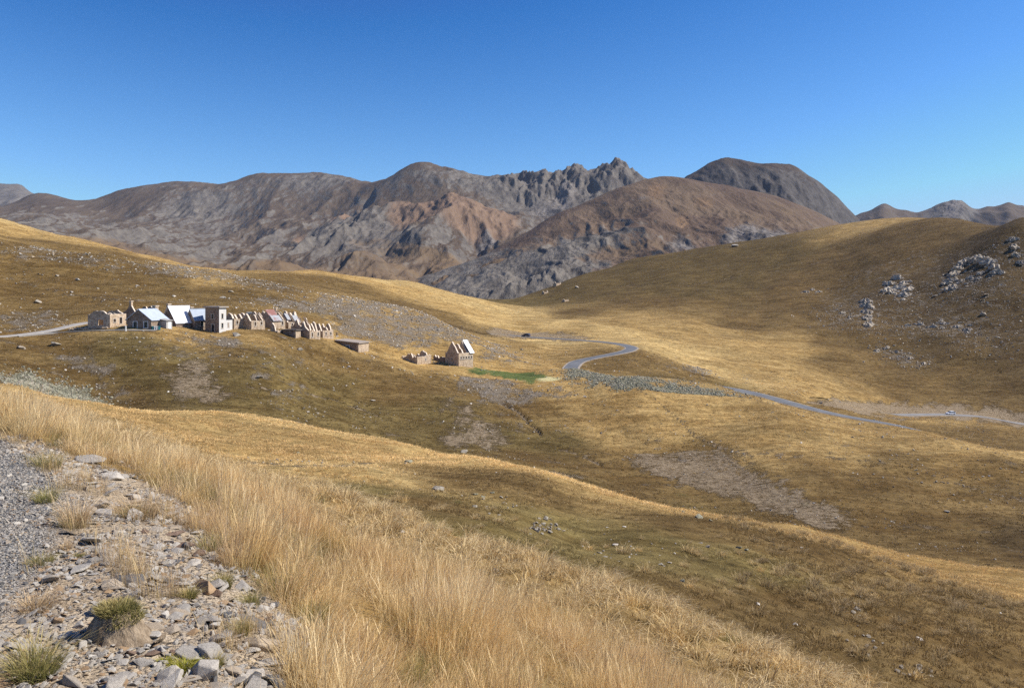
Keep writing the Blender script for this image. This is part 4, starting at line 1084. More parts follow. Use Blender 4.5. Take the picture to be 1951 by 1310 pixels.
# posts
def post(name, label, u, v, h, mat, r=.12, y0=150, y1=300):
    p = hit(u, v, y0, y1); bm = bmesh.new()
    bmesh.ops.create_cone(bm, cap_ends=True, segments=8, radius1=r, radius2=r * .75, depth=h + .5, matrix=Matrix.Translation((0, 0, h / 2 - .25)))
    bmesh.ops.create_icosphere(bm, subdivisions=1, radius=r * 1.05, matrix=Matrix.Translation((0, 0, h)))
    o = bm_obj(name, bm, mat); o.location = p; tag(o, label, 'post'); return o
post('kerb_post', 'small white post at the end of the yard track', 239.5, 630, .95, WHITE, .2)
post('wooden_post', 'short dark post on the grass right of the last ruin in the row', 642, 640, .9, WOOD, .25)
post('marker_post', 'slim dark post beside the pale camp road', 131, 622, 1.1, WOOD, .1)
post('snow_pole', 'slim pole where the scree meets the golden valley slope', 879, 627, 1.8, WOOD, .14, 240, 330)

# ------------------------------------------------------------------ vehicles
def vehicle(name, label, u, v, heading, paint, cat, van=False, y0=240, y1=500):
    p = hit(u, v, y0, y1)
    e = empty(name, p + Vector((0, 0, .1)), heading); tag(e, label, cat)
    Lg, Wd = (5.2, 1.95) if van else (4.3, 1.8)
    if van: prof = [(0, .35), (0, 1.1), (.35, 1.25), (1.15, 2.05), (1.5, 2.2), (Lg - .1, 2.2), (Lg, 1.2), (Lg, .35)]
    else: prof = [(0, .32), (.02, .72), (.35, .86), (1.15, .98), (1.85, 1.48), (2.2, 1.56), (3.5, 1.52), (4.15, 1.02), (4.3, .85), (4.28, .32)]
    bm = bmesh.new(); rows = []
    for s in (-1, -.86, .86, 1):
        r = []
        for x, z in prof:
            tumble = 1 - .13 * max(0, z - .9) / .7 if not van else 1 - .05 * max(0, z - 1.1)
            yy = s * Wd / 2 * tumble
            zz = z - (.06 if abs(s) == 1 else 0) * (z > .6)
            r.append(bm.verts.new((x - Lg / 2, yy, zz)))
        rows.append(r)
    n = len(prof)
    for a, b in zip(rows[:-1], rows[1:]):
        for i in range(n): bm.faces.new((a[i], a[(i + 1) % n], b[(i + 1) % n], b[i]))
    bm.faces.new(rows[0]); bm.faces.new(list(reversed(rows[-1])))
    bm_obj('body', bm, paint, e)
    glass = plain('car_glass', (.02, .03, .04), .08, var=0, spec=.6)
    ztop, zb = (2.0, 1.3) if van else (1.42, 1.0)
    xa, xb = (-1.5, .4) if van else (-.75, 1.55)
    for s in (-1, 1):
        bm = bmesh.new(); w = Wd / 2 * (1.0 if van else .97)
        q = [bm.verts.new(x) for x in ((xa - .4, s * (w + .004), zb), (xb + .3, s * (w + .004), zb), (xb - .1, s * (w * .93 + .01), ztop), (xa + .1, s * (w * .93 + .01), ztop), (xa - .4, s * (w - .1), zb), (xb + .3, s * (w - .1), zb), (xb - .1, s * (w * .93 - .1), ztop), (xa + .1, s * (w * .93 - .1), ztop))]
        for f in ((0,1,2,3),(7,6,5,4),(0,4,5,1),(1,5,6,2),(2,6,7,3),(3,7,4,0)): bm.faces.new([q[i] for i in f])
        bm_obj('side_window', bm, glass, e)
    for nm, pts in (('windscreen', ((1.2, 1.03), (1.8, 1.47)) if not van else ((.45, 1.34), (1.08, 1.98))), ('rear_window', ((4.08, 1.1), (3.6, 1.47)) if not van else ((Lg - .02, 1.4), (Lg - .08, 1.95)))):
        bm = bmesh.new(); (x0, z0), (x1, z1) = pts; dx = -.03 if nm == 'windscreen' else .03
        q = [bm.verts.new(c) for c in ((x0 - Lg/2 + dx, -.7, z0), (x0 - Lg/2 + dx, .7, z0), (x1 - Lg/2 + dx, .6, z1), (x1 - Lg/2 + dx, -.6, z1), (x0 - Lg/2 - dx*3, -.7, z0 - .05), (x0 - Lg/2 - dx*3, .7, z0 - .05), (x1 - Lg/2 - dx*3, .6, z1 - .05), (x1 - Lg/2 - dx*3, -.6, z1 - .05))]
        for f in ((0,1,2,3),(7,6,5,4),(0,4,5,1),(1,5,6,2),(2,6,7,3),(3,7,4,0)): bm.faces.new([q[i] for i in f])
        bm_obj(nm, bm, glass, e)
    tyre = plain('tyre_rubber', (.02, .02, .02), .8, var=0); rim = plain('wheel_rim', (.45, .45, .46), .35, .6, var=0)
    for x in (.8, Lg - .85):
        for s in (-1, 1):
            bm = bmesh.new(); bmesh.ops.create_cone(bm, cap_ends=True, segments=16, radius1=.33, radius2=.33, depth=.22, matrix=Matrix.Translation((x - Lg / 2, s * (Wd / 2 - .08), .33)) @ Matrix.Rotation(math.pi / 2, 4, 'X'))
            w = bm_obj('wheel', bm, tyre, e)
            bm = bmesh.new(); bmesh.ops.create_cone(bm, cap_ends=True, segments=12, radius1=.2, radius2=.2, depth=.03, matrix=Matrix.Translation((x - Lg / 2, s * (Wd / 2 + .035), .33)) @ Matrix.Rotation(math.pi / 2, 4, 'X'))
            bm_obj('rim', bm, rim, w)
    for s in (-1, 1):
        bm = bmesh.new(); box(bm, -Lg / 2 - .02, -Lg / 2 + .05, s * .62 - .16, s * .62 + .16, .62, .78); bm_obj('headlight', bm, rim, e)
        bm = bmesh.new(); box(bm, Lg / 2 - .08, Lg / 2 + .02, s * .66 - .12, s * .66 + .12, .68, .86); bm_obj('tail_light', bm, plain('tail_lamp', (.35, .01, .01), .3, var=0), e)
    return e
def path_heading(path, u):
    uu = CX + F * path[:, 0] / path[:, 1]; i = int(np.argmin(np.abs(uu[:60] - u) if len(uu) > 100 else np.abs(uu - u)))
    i = max(1, min(len(path) - 2, i)); d = path[i + 1] - path[i - 1]
    return path[i], math.atan2(d[1], d[0])
pt, hd = path_heading(valley_path, 1005)
car = vehicle('car', 'dark blue car driving on the valley road below the golden slope', 1005, 641, hd, plain('dark_blue_paint', (.03, .045, .07), .3, var=0, spec=.5), 'car')
car.location = Vector(pt) + Vector((0, 0, .10))
pt, hd = path_heading(lower_path, 1813)
white_car = vehicle('car', 'white car on the far cut road at the right', 1813, 793, hd, plain('white_car_paint', (.80, .80, .80), .3, var=0, spec=.5), 'car')
white_car.location = Vector(pt) + Vector((0, 0, .10)); white_car.scale = (.9, .95, .95)
# ------------------------------------------------------------------ instanced stuff (pebbles, boulders, grass)
def source_collection(name, objs):
    c = bpy.data.collections.new(name)
    for o in objs: c.objects.link(o)
    return c

def scatter_object(name, label, pts, rot, scl, idx, tint, coll, col=None):
    """one object whose points carry instances of the pieces in coll"""
    me = bpy.data.meshes.new(name); n = len(pts)
    me.vertices.add(n); me.vertices.foreach_set('co', np.asarray(pts, np.float32).ravel())
    for nm, ty, arr, key in (('rot', 'FLOAT_VECTOR', rot, 'vector'), ('scl', 'FLOAT_VECTOR', scl, 'vector'), ('idx', 'INT', idx, 'value'), ('tint', 'FLOAT', tint, 'value')):
        a = me.attributes.new(nm, ty, 'POINT')
        a.data.foreach_set(key, np.asarray(arr, np.int32 if ty == 'INT' else np.float32).ravel())
    if col is not None:
        a = me.attributes.new('tcol', 'FLOAT_VECTOR', 'POINT'); a.data.foreach_set('vector', np.asarray(col, np.float32).ravel())
    o = link(bpy.data.objects.new(name, me))
    ng = bpy.data.node_groups.new(name + '_scatter', 'GeometryNodeTree')
    ng.interface.new_socket('Geometry', in_out='INPUT', socket_type='NodeSocketGeometry')
    ng.interface.new_socket('Geometry', in_out='OUTPUT', socket_type='NodeSocketGeometry')
    N, Lk = ng.nodes, ng.links
    gi = N.new('NodeGroupInput'); go = N.new('NodeGroupOutput')
    ip = N.new('GeometryNodeInstanceOnPoints'); ci = N.new('GeometryNodeCollectionInfo')
    ci.inputs['Collection'].default_value = coll; ci.inputs['Separate Children'].default_value = True; ci.inputs['Reset Children'].default_value = True
    ip.inputs['Pick Instance'].default_value = True
    def at(nm, ty):
        a = N.new('GeometryNodeInputNamedAttribute'); a.data_type = ty; a.inputs['Name'].default_value = nm; return a.outputs[0]
    Lk.new(gi.outputs[0], ip.inputs['Points']); Lk.new(ci.outputs[0], ip.inputs['Instance'])
    Lk.new(at('idx', 'INT'), ip.inputs['Instance Index'])
    e2r = N.new('FunctionNodeEulerToRotation'); Lk.new(at('rot', 'FLOAT_VECTOR'), e2r.inputs[0]); Lk.new(e2r.outputs[0], ip.inputs['Rotation'])
    Lk.new(at('scl', 'FLOAT_VECTOR'), ip.inputs['Scale'])
    Lk.new(ip.outputs[0], go.inputs[0])
    md = o.modifiers.new('scatter', 'NODES'); md.node_group = ng
    return tag(o, label, None, None, 'stuff')

# ------------------------------------------------------------------ rocks
def rock_material(name, a, b_, tint=None, lichen=0.0, sc=3.0):
    m, nt, b = new_mat(name); g = NT(nt); p = g.obj(); r = g.rand()
    c = g.mix(g.ramp(g.noise(p, sc, 7, .65), .3, .7), a, b_)
    c = g.mix(g.math('MULTIPLY', r, .55), c, g.mix(1., c, (.62, .58, .54), 'MULTIPLY'))
    if tint: c = g.mix(g.ramp(r, .55, .95, 0, .75), c, tint)
    if lichen: c = g.mix(g.math('MULTIPLY', g.ramp(g.noise(p, sc * 1.4, 5, .7), .45, .6), lichen), c, (.33, .33, .20))
    g.put(b.inputs['Base Color'], c)
    g.put(b.inputs['Normal'], g.bump(g.noise(p, sc * 3, 6, .7), .12 / sc, .6))
    b.inputs['Roughness'].default_value = .85
    return m
SLATE = rock_material('grey_slate', (.29, .262, .225), (.47, .43, .375), (.43, .335, .23), sc=9)
PALE = rock_material('pale_rock', (.40, .36, .305), (.60, .55, .48), sc=7)
BROWNROCK = rock_material('brown_rock', (.16, .105, .075), (.27, .19, .14), sc=9)
ORANGE = rock_material('orange_rock', (.34, .22, .12), (.44, .31, .19), sc=9)
DARKROCK = rock_material('dark_slate', (.10, .10, .105), (.19, .185, .18), sc=9)
LICHEN = rock_material('lichen_rock', (.20, .185, .14), (.33, .315, .245), lichen=.6, sc=2.5)
FIELD = rock_material('field_stone', (.26, .225, .18), (.44, .39, .325), (.33, .265, .20), lichen=.2, sc=1.2)
CLIFF = rock_material('outcrop_rock', (.31, .26, .20), (.58, .50, .40), lichen=.12, sc=.5)

def hull(seed, flat=1.0, n=16, elong=1.0, cut=.35, bevel=True):
    rnd = random.Random(seed); bm = bmesh.new()
    for i in range(n):
        z = rnd.uniform(-1, 1); t = rnd.uniform(0, 6.283); r = math.sqrt(1 - z * z)
        k = rnd.uniform(1 - cut, 1.0)
        bm.verts.new((r * math.cos(t) * k * elong, r * math.sin(t) * k, max(-.7, min(.75, z * k)) * flat))
    r = bmesh.ops.convex_hull(bm, input=bm.verts)
    bmesh.ops.delete(bm, geom=[g for g in r['geom_interior'] if isinstance(g, bmesh.types.BMVert)], context='VERTS')
    if bevel: bmesh.ops.bevel(bm, geom=list(bm.edges), offset=.035, segments=1, affect='EDGES')
    bmesh.ops.recalc_face_normals(bm, faces=bm.faces)
    return bm
def hull_mesh(name, seed, mat, **k):
    bm = hull(seed, **k); me = bpy.data.meshes.new(name); bm.to_mesh(me); bm.free(); me.materials.append(mat)
    return me
SHAPES = {}
def rock_mesh(kind, i, mat):
    key = (kind, i % 9, mat.name)
    if key not in SHAPES:
        kw = {'slab': dict(flat=.38, n=13, elong=1.35), 'block': dict(flat=.8, n=13, elong=1.15), 'chip': dict(flat=.3, n=9, elong=1.5), 'boulder': dict(flat=.85, n=18, elong=1.1, cut=.25)}[kind]
        SHAPES[key] = hull_mesh('rock', 1000 + 37 * (i % 9) + len(kind), mat, **kw)
    return SHAPES[key]

def place_rock(u, v, wpx, kind, mat, label, group=None, i=0, y0=2.3, y1=900, tilt=.25, sink=.25, name='rock', squash=1.0, cat='rock'):
    p = hit(u, v, y0, y1); s = wpx / 2 * p.y / F
    o = bpy.data.objects.new(name, rock_mesh(kind, i, mat)); COL.objects.link(o)
    fl = {'slab': .38, 'block': .8, 'chip': .3, 'boulder': .85}[kind]
    o.location = p + Vector((0, 0, s * fl * squash * (.7 - sink)))
    rnd = random.Random(i * 7 + int(u))
    o.rotation_euler = (rnd.uniform(-tilt, tilt), rnd.uniform(-tilt, tilt), rnd.uniform(0, 6.28)); o.scale = (s, s, s * squash)
    return tag(o, label, cat, group)

# named stones of the roadside bank: (u, v, width px, kind, material, label)
BANK = [
 (255,990,40,'block',PALE,'large pale angular boulder beside the brown-green grass tuft'),
 (371,1073,34,'slab',PALE,'pale slab leaning against a brown block in the rubble bank'),
 (377,1060,26,'block',BROWNROCK,'brown block behind the leaning pale slab'),
 (334,1073,26,'slab',DARKROCK,'dark flat slab left of the leaning pale slab'),
 (350,1166,44,'slab',SLATE,'thin grey slab casting a dark gap in mid bank'),
 (330,1202,40,'slab',SLATE,'smooth flat grey stone right of the eroded turf mound'),
 (292,1212,36,'slab',PALE,'long pale slab at the right foot of the eroded turf mound'),
 (248,1246,24,'block',BROWNROCK,'dark brown block, left end of the small brown stone cluster'),
 (264,1240,28,'slab',SLATE,'grey slab on top of the brown stone cluster'),
 (264,1252,26,'chip',ORANGE,'orange wedge stone below the brown stone cluster'),
 (292,1246,30,'slab',BROWNROCK,'reddish brown slab, right end of the small brown stone cluster'),
 (274,1262,52,'slab',SLATE,'wide grey slab under the orange wedge stone'),
 (358,1250,64,'slab',SLATE,'broad grey slab behind the yellow-green herb'),
 (318,1296,52,'block',PALE,'white rock at the bottom edge left of the yellow-green herb'),
 (395,1290,66,'block',PALE,'big pale rock at the bottom edge right of the yellow-green herb'),
 (366,1296,34,'slab',SLATE,'grey slab at the bottom edge between two pale rocks'),
 (440,1285,46,'slab',SLATE,'grey slab at the bottom right of the big pale rock'),
 (430,1150,34,'slab',ORANGE,'orange-brown slab at the right side of the bank'),
 (384,1188,26,'block',SLATE,'grey block right of the thin grey slab'),
 (409,1196,28,'block',PALE,'pale rounded block next to the grey block in mid bank'),
 (214,1110,42,'chip',DARKROCK,'long dark flat stone above the eroded turf mound'),
 (305,1043,32,'slab',PALE,'pale slab at the upper left of the rubble'),
 (338,1052,32,'slab',SLATE,'broad grey slab in the upper rubble'),
 (218,912,56,'slab',PALE,'flat pale rock outcrop in the upper bank'),
 (170,880,52,'slab',SLATE,'grey flat rock outcrop near the top of the bank'),
 (226,882,24,'block',PALE,'small white rock under the tall grass at the top of the bank'),
 (532,1176,38,'slab',PALE,'pale rock with dark hollow at the edge of the tall grass'),
 (150,1195,22,'block',PALE,'small white stone left of the eroded turf mound'),
 (187,1220,20,'block',PALE,'small round white stone below the eroded turf mound'),
 (112,1185,24,'block',ORANGE,'tan half-buried stone by the small soil hollow'),
 (345,1000,24,'block',SLATE,'grey block at the top of the rubble band'),
 (300,1010,26,'slab',SLATE,'grey slab right of the large pale boulder'),
 (428,1020,22,'block',PALE,'bright stone at the upper right corner of the bank'),
 (330,915,24,'block',PALE,'pale pointed stone at the foot of the tall grass')]
BANK_XY = []
for i, (u, v, w, k, m, lb) in enumerate(BANK):
    o = place_rock(u, v, w, k, m, lb, 'named stones of the roadside bank', i, y1=12, tilt=.22, name='stone', cat='stone')
    BANK_XY.append((o.location.x, o.location.y, o.scale[0]))
# loose stones of the bank that nothing tells apart
rnd = random.Random(5); cnt = 0; tries = 0
while cnt < 262 and tries < 9000:
    tries += 1
    y = 3.1 + 6.5 * rnd.random() ** 1.3
    x = rnd.uniform(-4.2, -.3)
    if shoulder(np.array([x]), np.array([y]))[0] < .6 or gravel_edge(np.array([x]), np.array([y]))[0] > .3: continue
    u = CX + F * x / y
    if u < 0 or u > 640: continue
    # thicker rubble on the outer half of the bank
    ed = np.interp(y, [2, 3.2, 4.2, 5.2, 6.4, 7.8, 9.5], [-.45, -.62, -1.0, -1.52, -2.25, -3.2, -4.6])
    if rnd.random() > .25 + .75 * math.exp(-max(0, ed - x) / .55): continue
    z = float(ground(np.array([x]), np.array([y]))[0])
    s = .030 + .058 * rnd.random() ** 2
    kind = rnd.choice(['slab', 'slab', 'slab', 'block', 'chip']); mat = rnd.choices([SLATE, PALE, ORANGE, DARKROCK, BROWNROCK], [6, 4, 1, 1.2, .5])[0]
    o = bpy.data.objects.new('stone', rock_mesh(kind, rnd.randrange(9), mat)); COL.objects.link(o)
    o.location = (x, y, z + s * .15); o.rotation_euler = (rnd.uniform(-.4, .4), rnd.uniform(-.4, .4), rnd.uniform(0, 6.28)); o.scale = (s * rnd.uniform(.8, 1.4), s, s)
    tag(o, 'loose broken stone lying among the rubble of the roadside bank', 'stone', 'loose rubble of the roadside bank')
    cnt += 1

# pebbles and chips of the bank, uncountable
def src(name, me):
    return bpy.data.objects.new(name, me)
PEB = source_collection('pebble_pieces', [src('pebble_piece', rock_mesh(k, i, m)) for i, (k, m) in enumerate([('block', SLATE), ('slab', PALE), ('chip', SLATE), ('block', PALE), ('slab', SLATE), ('chip', ORANGE), ('block', DARKROCK), ('slab', BROWNROCK)])])
def random_points(n, xr, yr, keep, seed, ypow=1.0):
    r = np.random.default_rng(seed); X, Y_ = [], []
    got = 0
    while got < n:
        y = yr[0] + (yr[1] - yr[0]) * r.random(n * 2) ** ypow
        x = xr[0] + (xr[1] - xr[0]) * r.random(n * 2)
        k = r.random(n * 2) < keep(x, y)
        X.append(x[k]); Y_.append(y[k]); got += k.sum()
        if len(X) > 60: break
    x = np.concatenate(X)[:n]; y = np.concatenate(Y_)[:n]
    return x, y, r
def bank_keep(x, y):
    u = CX + F * x / y
    n = fbm(x * 2.1, y * 2.1, 3, 300)
    return shoulder(x, y) * (u > -60) * np.clip(.35 + 1.4 * n, .04, 1) * (1 - .65 * gravel_edge(x, y))
x, y, r = random_points(11000, (-5.5, 0), (2.6, 10), bank_keep, 21, 1.4)
n = len(x); z = ground(x, y)
s = .006 + .022 * r.random(n) ** 3
scatter_object('rubble', 'fine grey and tan chips covering the roadside bank', np.column_stack([x, y, z + s * .2]), np.column_stack([r.normal(0, .3, n), r.normal(0, .3, n), r.random(n) * 6.28]), np.column_stack([s * r.uniform(.8, 1.5, n), s, s]), r.choice(8, n, p=[.18, .18, .14, .18, .10, .14, .04, .04]), r.random(n), PEB)
x, y, r = random_points(9000, (-7, -1.6), (2.6, 9), lambda x, y: gravel_edge(x, y) * ((CX + F * x / y) > -60), 22, 1.4)
n = len(x); z = ground(x, y); s = .004 + .009 * r.random(n) ** 2
scatter_object('gravel', 'grey road gravel at the lower left', np.column_stack([x, y, z + s * .2]), np.column_stack([r.normal(0, .3, n), r.normal(0, .3, n), r.random(n) * 6.28]), np.column_stack([s, s, s]), r.choice([0, 1, 2, 3, 5, 6], n, p=[.3, .2, .2, .2, .06, .04]), r.random(n), PEB)

# ------------------------------------------------------------------ rocks on the slopes
SLOPE = [  # u, v, width, material, label
 (1332,986,20,LICHEN,'pale green flat-topped boulder on the rim of the hollow'),
 (1302,976,12,LICHEN,'lichen-covered rock left of the flat-topped boulder'),
 (1355,992,10,LICHEN,'small greenish rock right of the flat-topped boulder'),
 (1190,1003,11,PALE,'pale rock at the back of the green hollow'),
 (1173,1038,15,PALE,'white block in the middle of the green hollow'),
 (1142,1053,13,FIELD,'grey rock left of the white block in the hollow'),
 (1152,1060,12,FIELD,'low grey rock touching the grey rock in the hollow'),
 (1186,1050,13,FIELD,'flat grey stone below the white block in the hollow'),
 (1349,1042,13,FIELD,'brownish rock on the right slope of the hollow'),
 (1300,1107,15,LICHEN,'dark lichen rock at the lower edge of the hollow'),
 (1443,1151,12,PALE,'upright pale stone on the slope right of the hollow'),
 (1450,1250,17,FIELD,'bluish grey rock between tussocks at the lower right'),
 (1175,1172,15,FIELD,'grey rock among tussocks below the hollow'),
 (1060,1164,16,FIELD,'pair-like grey rock on the tussock slope'),
 (945,1088,22,PALE,'large pale rock on the tussock slope left of centre'),
 (1281,1240,10,PALE,'small pale stone among the lower tussocks'),
 (1259,1076,12,FIELD,'flat stone at the front rim of the hollow'),
 (1275,1072,11,PALE,'pale flat stone beside the front rim of the hollow'),
 (1334,1034,13,FIELD,'grey slab on the right slope of the hollow, above the brownish rock'),
 (1408,1044,14,LICHEN,'lichen boulder, left of a pair on the right-hand slope'),
 (1422,1048,13,LICHEN,'lichen boulder, right of a pair on the right-hand slope'),
 (1125,1268,16,PALE,'pale stone half hidden in the near grass'),
 (905,942,16,LICHEN,'grey-green rock on the brown dome, upper left of four'),
 (920,946,13,LICHEN,'grey-green rock on the brown dome, touching the upper left one'),
 (905,966,16,FIELD,'grey rock on the brown dome, lowest of four'),
 (938,939,12,LICHEN,'grey-green rock on the brown dome, upper right of four'),
 (778,881,20,LICHEN,'dark lichen boulder at the end of the dirt strip'),
 (568,862,8,LICHEN,'small greenish rock on the tan slope above the dirt strip'),
 (652,1000,16,PALE,'pale stone sunk in tussocks at centre left'),
 (762,1014,19,PALE,'pale long stone in the tussocks below the brown dome'),
 (836,934,28,FIELD,'broad grey rock on the left flank of the brown dome'),
 (1804,975,13,FIELD,'lone grey rock on the big brown slope at the right'),
 (1752,1218,16,PALE,'pale flat stone above the lower right corner'),
 (1884,1185,9,PALE,'small pale stone near the right edge'),
 (1515,1190,12,PALE,'pale slab on the brown slope right of centre'),
 (885,862,18,FIELD,'pale rock at the foot of the scree where the dome begins'),
 (1745,895,12,FIELD,'grey rock on the dirt trail crossing the right slope'),
 (147,534,13,PALE,'pale flat boulder on the hill above the camp road'),
 (262,545,9,PALE,'small white boulder on the hill above the leftmost ruin'),
 (348,549,11,LICHEN,'greenish flat boulder on the hill above the white roof'),
 (439,556,13,FIELD,'grey boulder on the hill above the tower, right of two'),
 (424,567,13,FIELD,'round grey boulder just above the tower'),
 (75,522,10,FIELD,'grey boulder near the left edge of the upper hill'),
 (110,526,10,FIELD,'grey boulder right of the one near the left edge'),
 (137,557,9,PALE,'pale boulder low on the hill above the camp road'),
 (73,576,17,FIELD,'dark-sided boulder above the scree at the left'),
 (332,565,10,PALE,'pale stone on the hill behind the white roof'),
 (448,640,22,FIELD,'big dark-sided boulder below the tower'),
 (101,702,9,PALE,'white pointed boulder on the rusty slope at left'),
 (108,657,24,FIELD,'rock outcrop with a dark cleft below the camp track'),
 (40,664,18,FIELD,'low outcrop at the left edge below the camp track'),
 (572,667,18,FIELD,'pale flat slab on the slope below the ruined row'),
 (586,785,9,PALE,'white stone low on the dark slope at centre left'),
 (665,699,8,PALE,'white stone below the lone flat-roofed shed'),
 (710,763,14,PALE,'pale patch-like slab on the dark slope at centre'),
 (495,720,18,FIELD,'grey rock in the small scree patch on the dark slope'),
 (1565,768,10,FIELD,'rock knob at the start of the cut bank beside the road'),
 (1400,470,16,PALE,'pale boulder near the skyline of the right-hand hill'),
 (1780,565,12,CLIFF,'dark round boulder on the right hill below the arch outcrop'),
 (1880,562,12,CLIFF,'pale boulder on the right hill below the arch outcrop'),
 (1875,600,16,CLIFF,'rough grey boulder at the far right of the right hill'),
 (1100,548,12,CLIFF,'low rock step on the far slope right of the huts')]
for i, (u, v, w, m, lb) in enumerate(SLOPE):
    k = 'boulder' if w > 14 else ('block' if i % 3 else 'slab')
    place_rock(u, v, w, k, m, lb, None, 200 + i, sink=.35, y0=(9 if v > 860 and u > 500 else 30), name='rock', squash=.62)
def pile(label, u, v, ru, rv, n, wr, mat, seed, name='rock', group=None, y0=12):
    r_ = random.Random(seed)
    for i in range(n):
        du, dv = r_.gauss(0, ru), r_.gauss(0, rv)
        place_rock(u + du, v + dv, r_.uniform(*wr), r_.choice(['block', 'slab', 'boulder']), mat, label, group or label, seed + i, sink=.3, y0=y0, name=name)
pile('broken grey stone in the rubble heap on the left rim of the hollow', 1036, 1005, 17, 7, 40, (5, 12), FIELD, 500)
pile('small stone in the loose cluster right of the hollow at the lower right', 1632, 1165, 12, 12, 14, (5, 13), FIELD, 560)
pile('small stone in the cluster at the lower right above the corner', 1648, 1228, 16, 9, 14, (5, 11), FIELD, 590)
pile('flat stone in the cluster at the bottom right edge', 1742, 1280, 22, 8, 14, (7, 16), FIELD, 620)
pile('grey stone along the dirt strip behind the tall grass', 560, 880, 80, 3, 40, (3, 7), FIELD, 660, y0=25)
pile('grey stone scattered on the brown dome', 960, 965, 30, 14, 16, (4, 9), FIELD, 720)
pile('small stone on the dirt trail across the right slope', 1790, 915, 50, 8, 18, (3, 6), FIELD, 760, y0=80)
pile('pale pebble scattered in the green hollow', 1190, 1045, 60, 25, 26, (3, 6), PALE, 800)

# boulder fields and scree: uncountable pieces lying where the ground is stony
FIELDP = source_collection('boulder_pieces', [src('boulder_piece', rock_mesh(k, i, m)) for i, (k, m) in enumerate([('boulder', FIELD), ('block', FIELD), ('slab', FIELD), ('block', PALE), ('boulder', LICHEN), ('block', LICHEN), ('slab', LICHEN), ('block', SLATE)])])
def field_points(n, kinds, yr, seed):
    r = np.random.default_rng(seed); X, Y_, W_ = [], [], []
    tot = 0
    for _ in range(14):
        m = n * 4
        u = r.uniform(-100, 2050, m); y = np.sqrt(r.uniform(yr[0] ** 2, yr[1] ** 2, m)); x = (u - CX) / F * y
        z = ground(x, y); v = VH - z * F / y
        M = patch_masks(u, v, y, x)
        w = np.maximum.reduce([M[k] for k in kinds])
        cl = sstep(-.25, .35, fbm(x / 5, y / 5, 3, seed))
        k = r.random(m) < w * (.25 + .75 * cl)
        X.append(np.column_stack([x[k], y[k], z[k]])); tot += k.sum()
        if tot >= n: break
    P = np.concatenate(X)[:n]
    return P, r
P, r = field_points(15000, ('stone',), (28, 560), 31)
n = len(P); s = (.09 + .34 * r.random(n) ** 5) * np.clip(P[:, 1] / 220, .25, 1.5)
P[:, 2] += s * .1
scatter_object('scree', 'grey broken stones of the scree slopes around the camp', P, np.column_stack([r.normal(0, .3, n), r.normal(0, .3, n), r.random(n) * 6.28]), np.column_stack([s * r.uniform(.8, 1.4, n), s, s]), r.choice([0, 1, 2, 3, 7], n), r.random(n), FIELDP)
P, r = field_points(9500, ('lichen',), (120, 240), 33)
n = len(P); s = .11 + .26 * r.random(n) ** 2.5; P[:, 2] += s * .1
scatter_object('boulder_field', 'lichen-green boulder streams on the ridges', P, np.column_stack([r.normal(0, .3, n), r.normal(0, .3, n), r.random(n) * 6.28]), np.column_stack([s * r.uniform(.8, 1.3, n), s, s]), r.choice([4, 5, 6, 0], n, p=[.35, .3, .2, .15]), r.random(n), FIELDP)
# scattered single stones on turf everywhere
r = np.random.default_rng(35); m = 22000
u = r.uniform(-50, 2000, m); y = np.exp(np.where(r.random(m) < .75, r.uniform(math.log(105), math.log(330), m), r.uniform(math.log(30), math.log(600), m))); x = (u - CX) / F * y
k = (fbm(x / 25, y / 18, 4, 90) > .02) & (fbm(x / 6, y / 5, 3, 91) > -.05)
x, y = x[k], y[k]; n = len(x); s = (.05 + .16 * r.random(n) ** 4) * np.clip(y / 100, .4, 2.2)
scatter_object('field_stones', 'small stones strewn over the grassy slopes', np.column_stack([x, y, ground(x, y) + s * .1]), np.column_stack([r.normal(0, .3, n), r.normal(0, .3, n), r.random(n) * 6.28]), np.column_stack([s, s, s]), r.choice([0, 1, 2, 3], n), r.random(n), FIELDP)

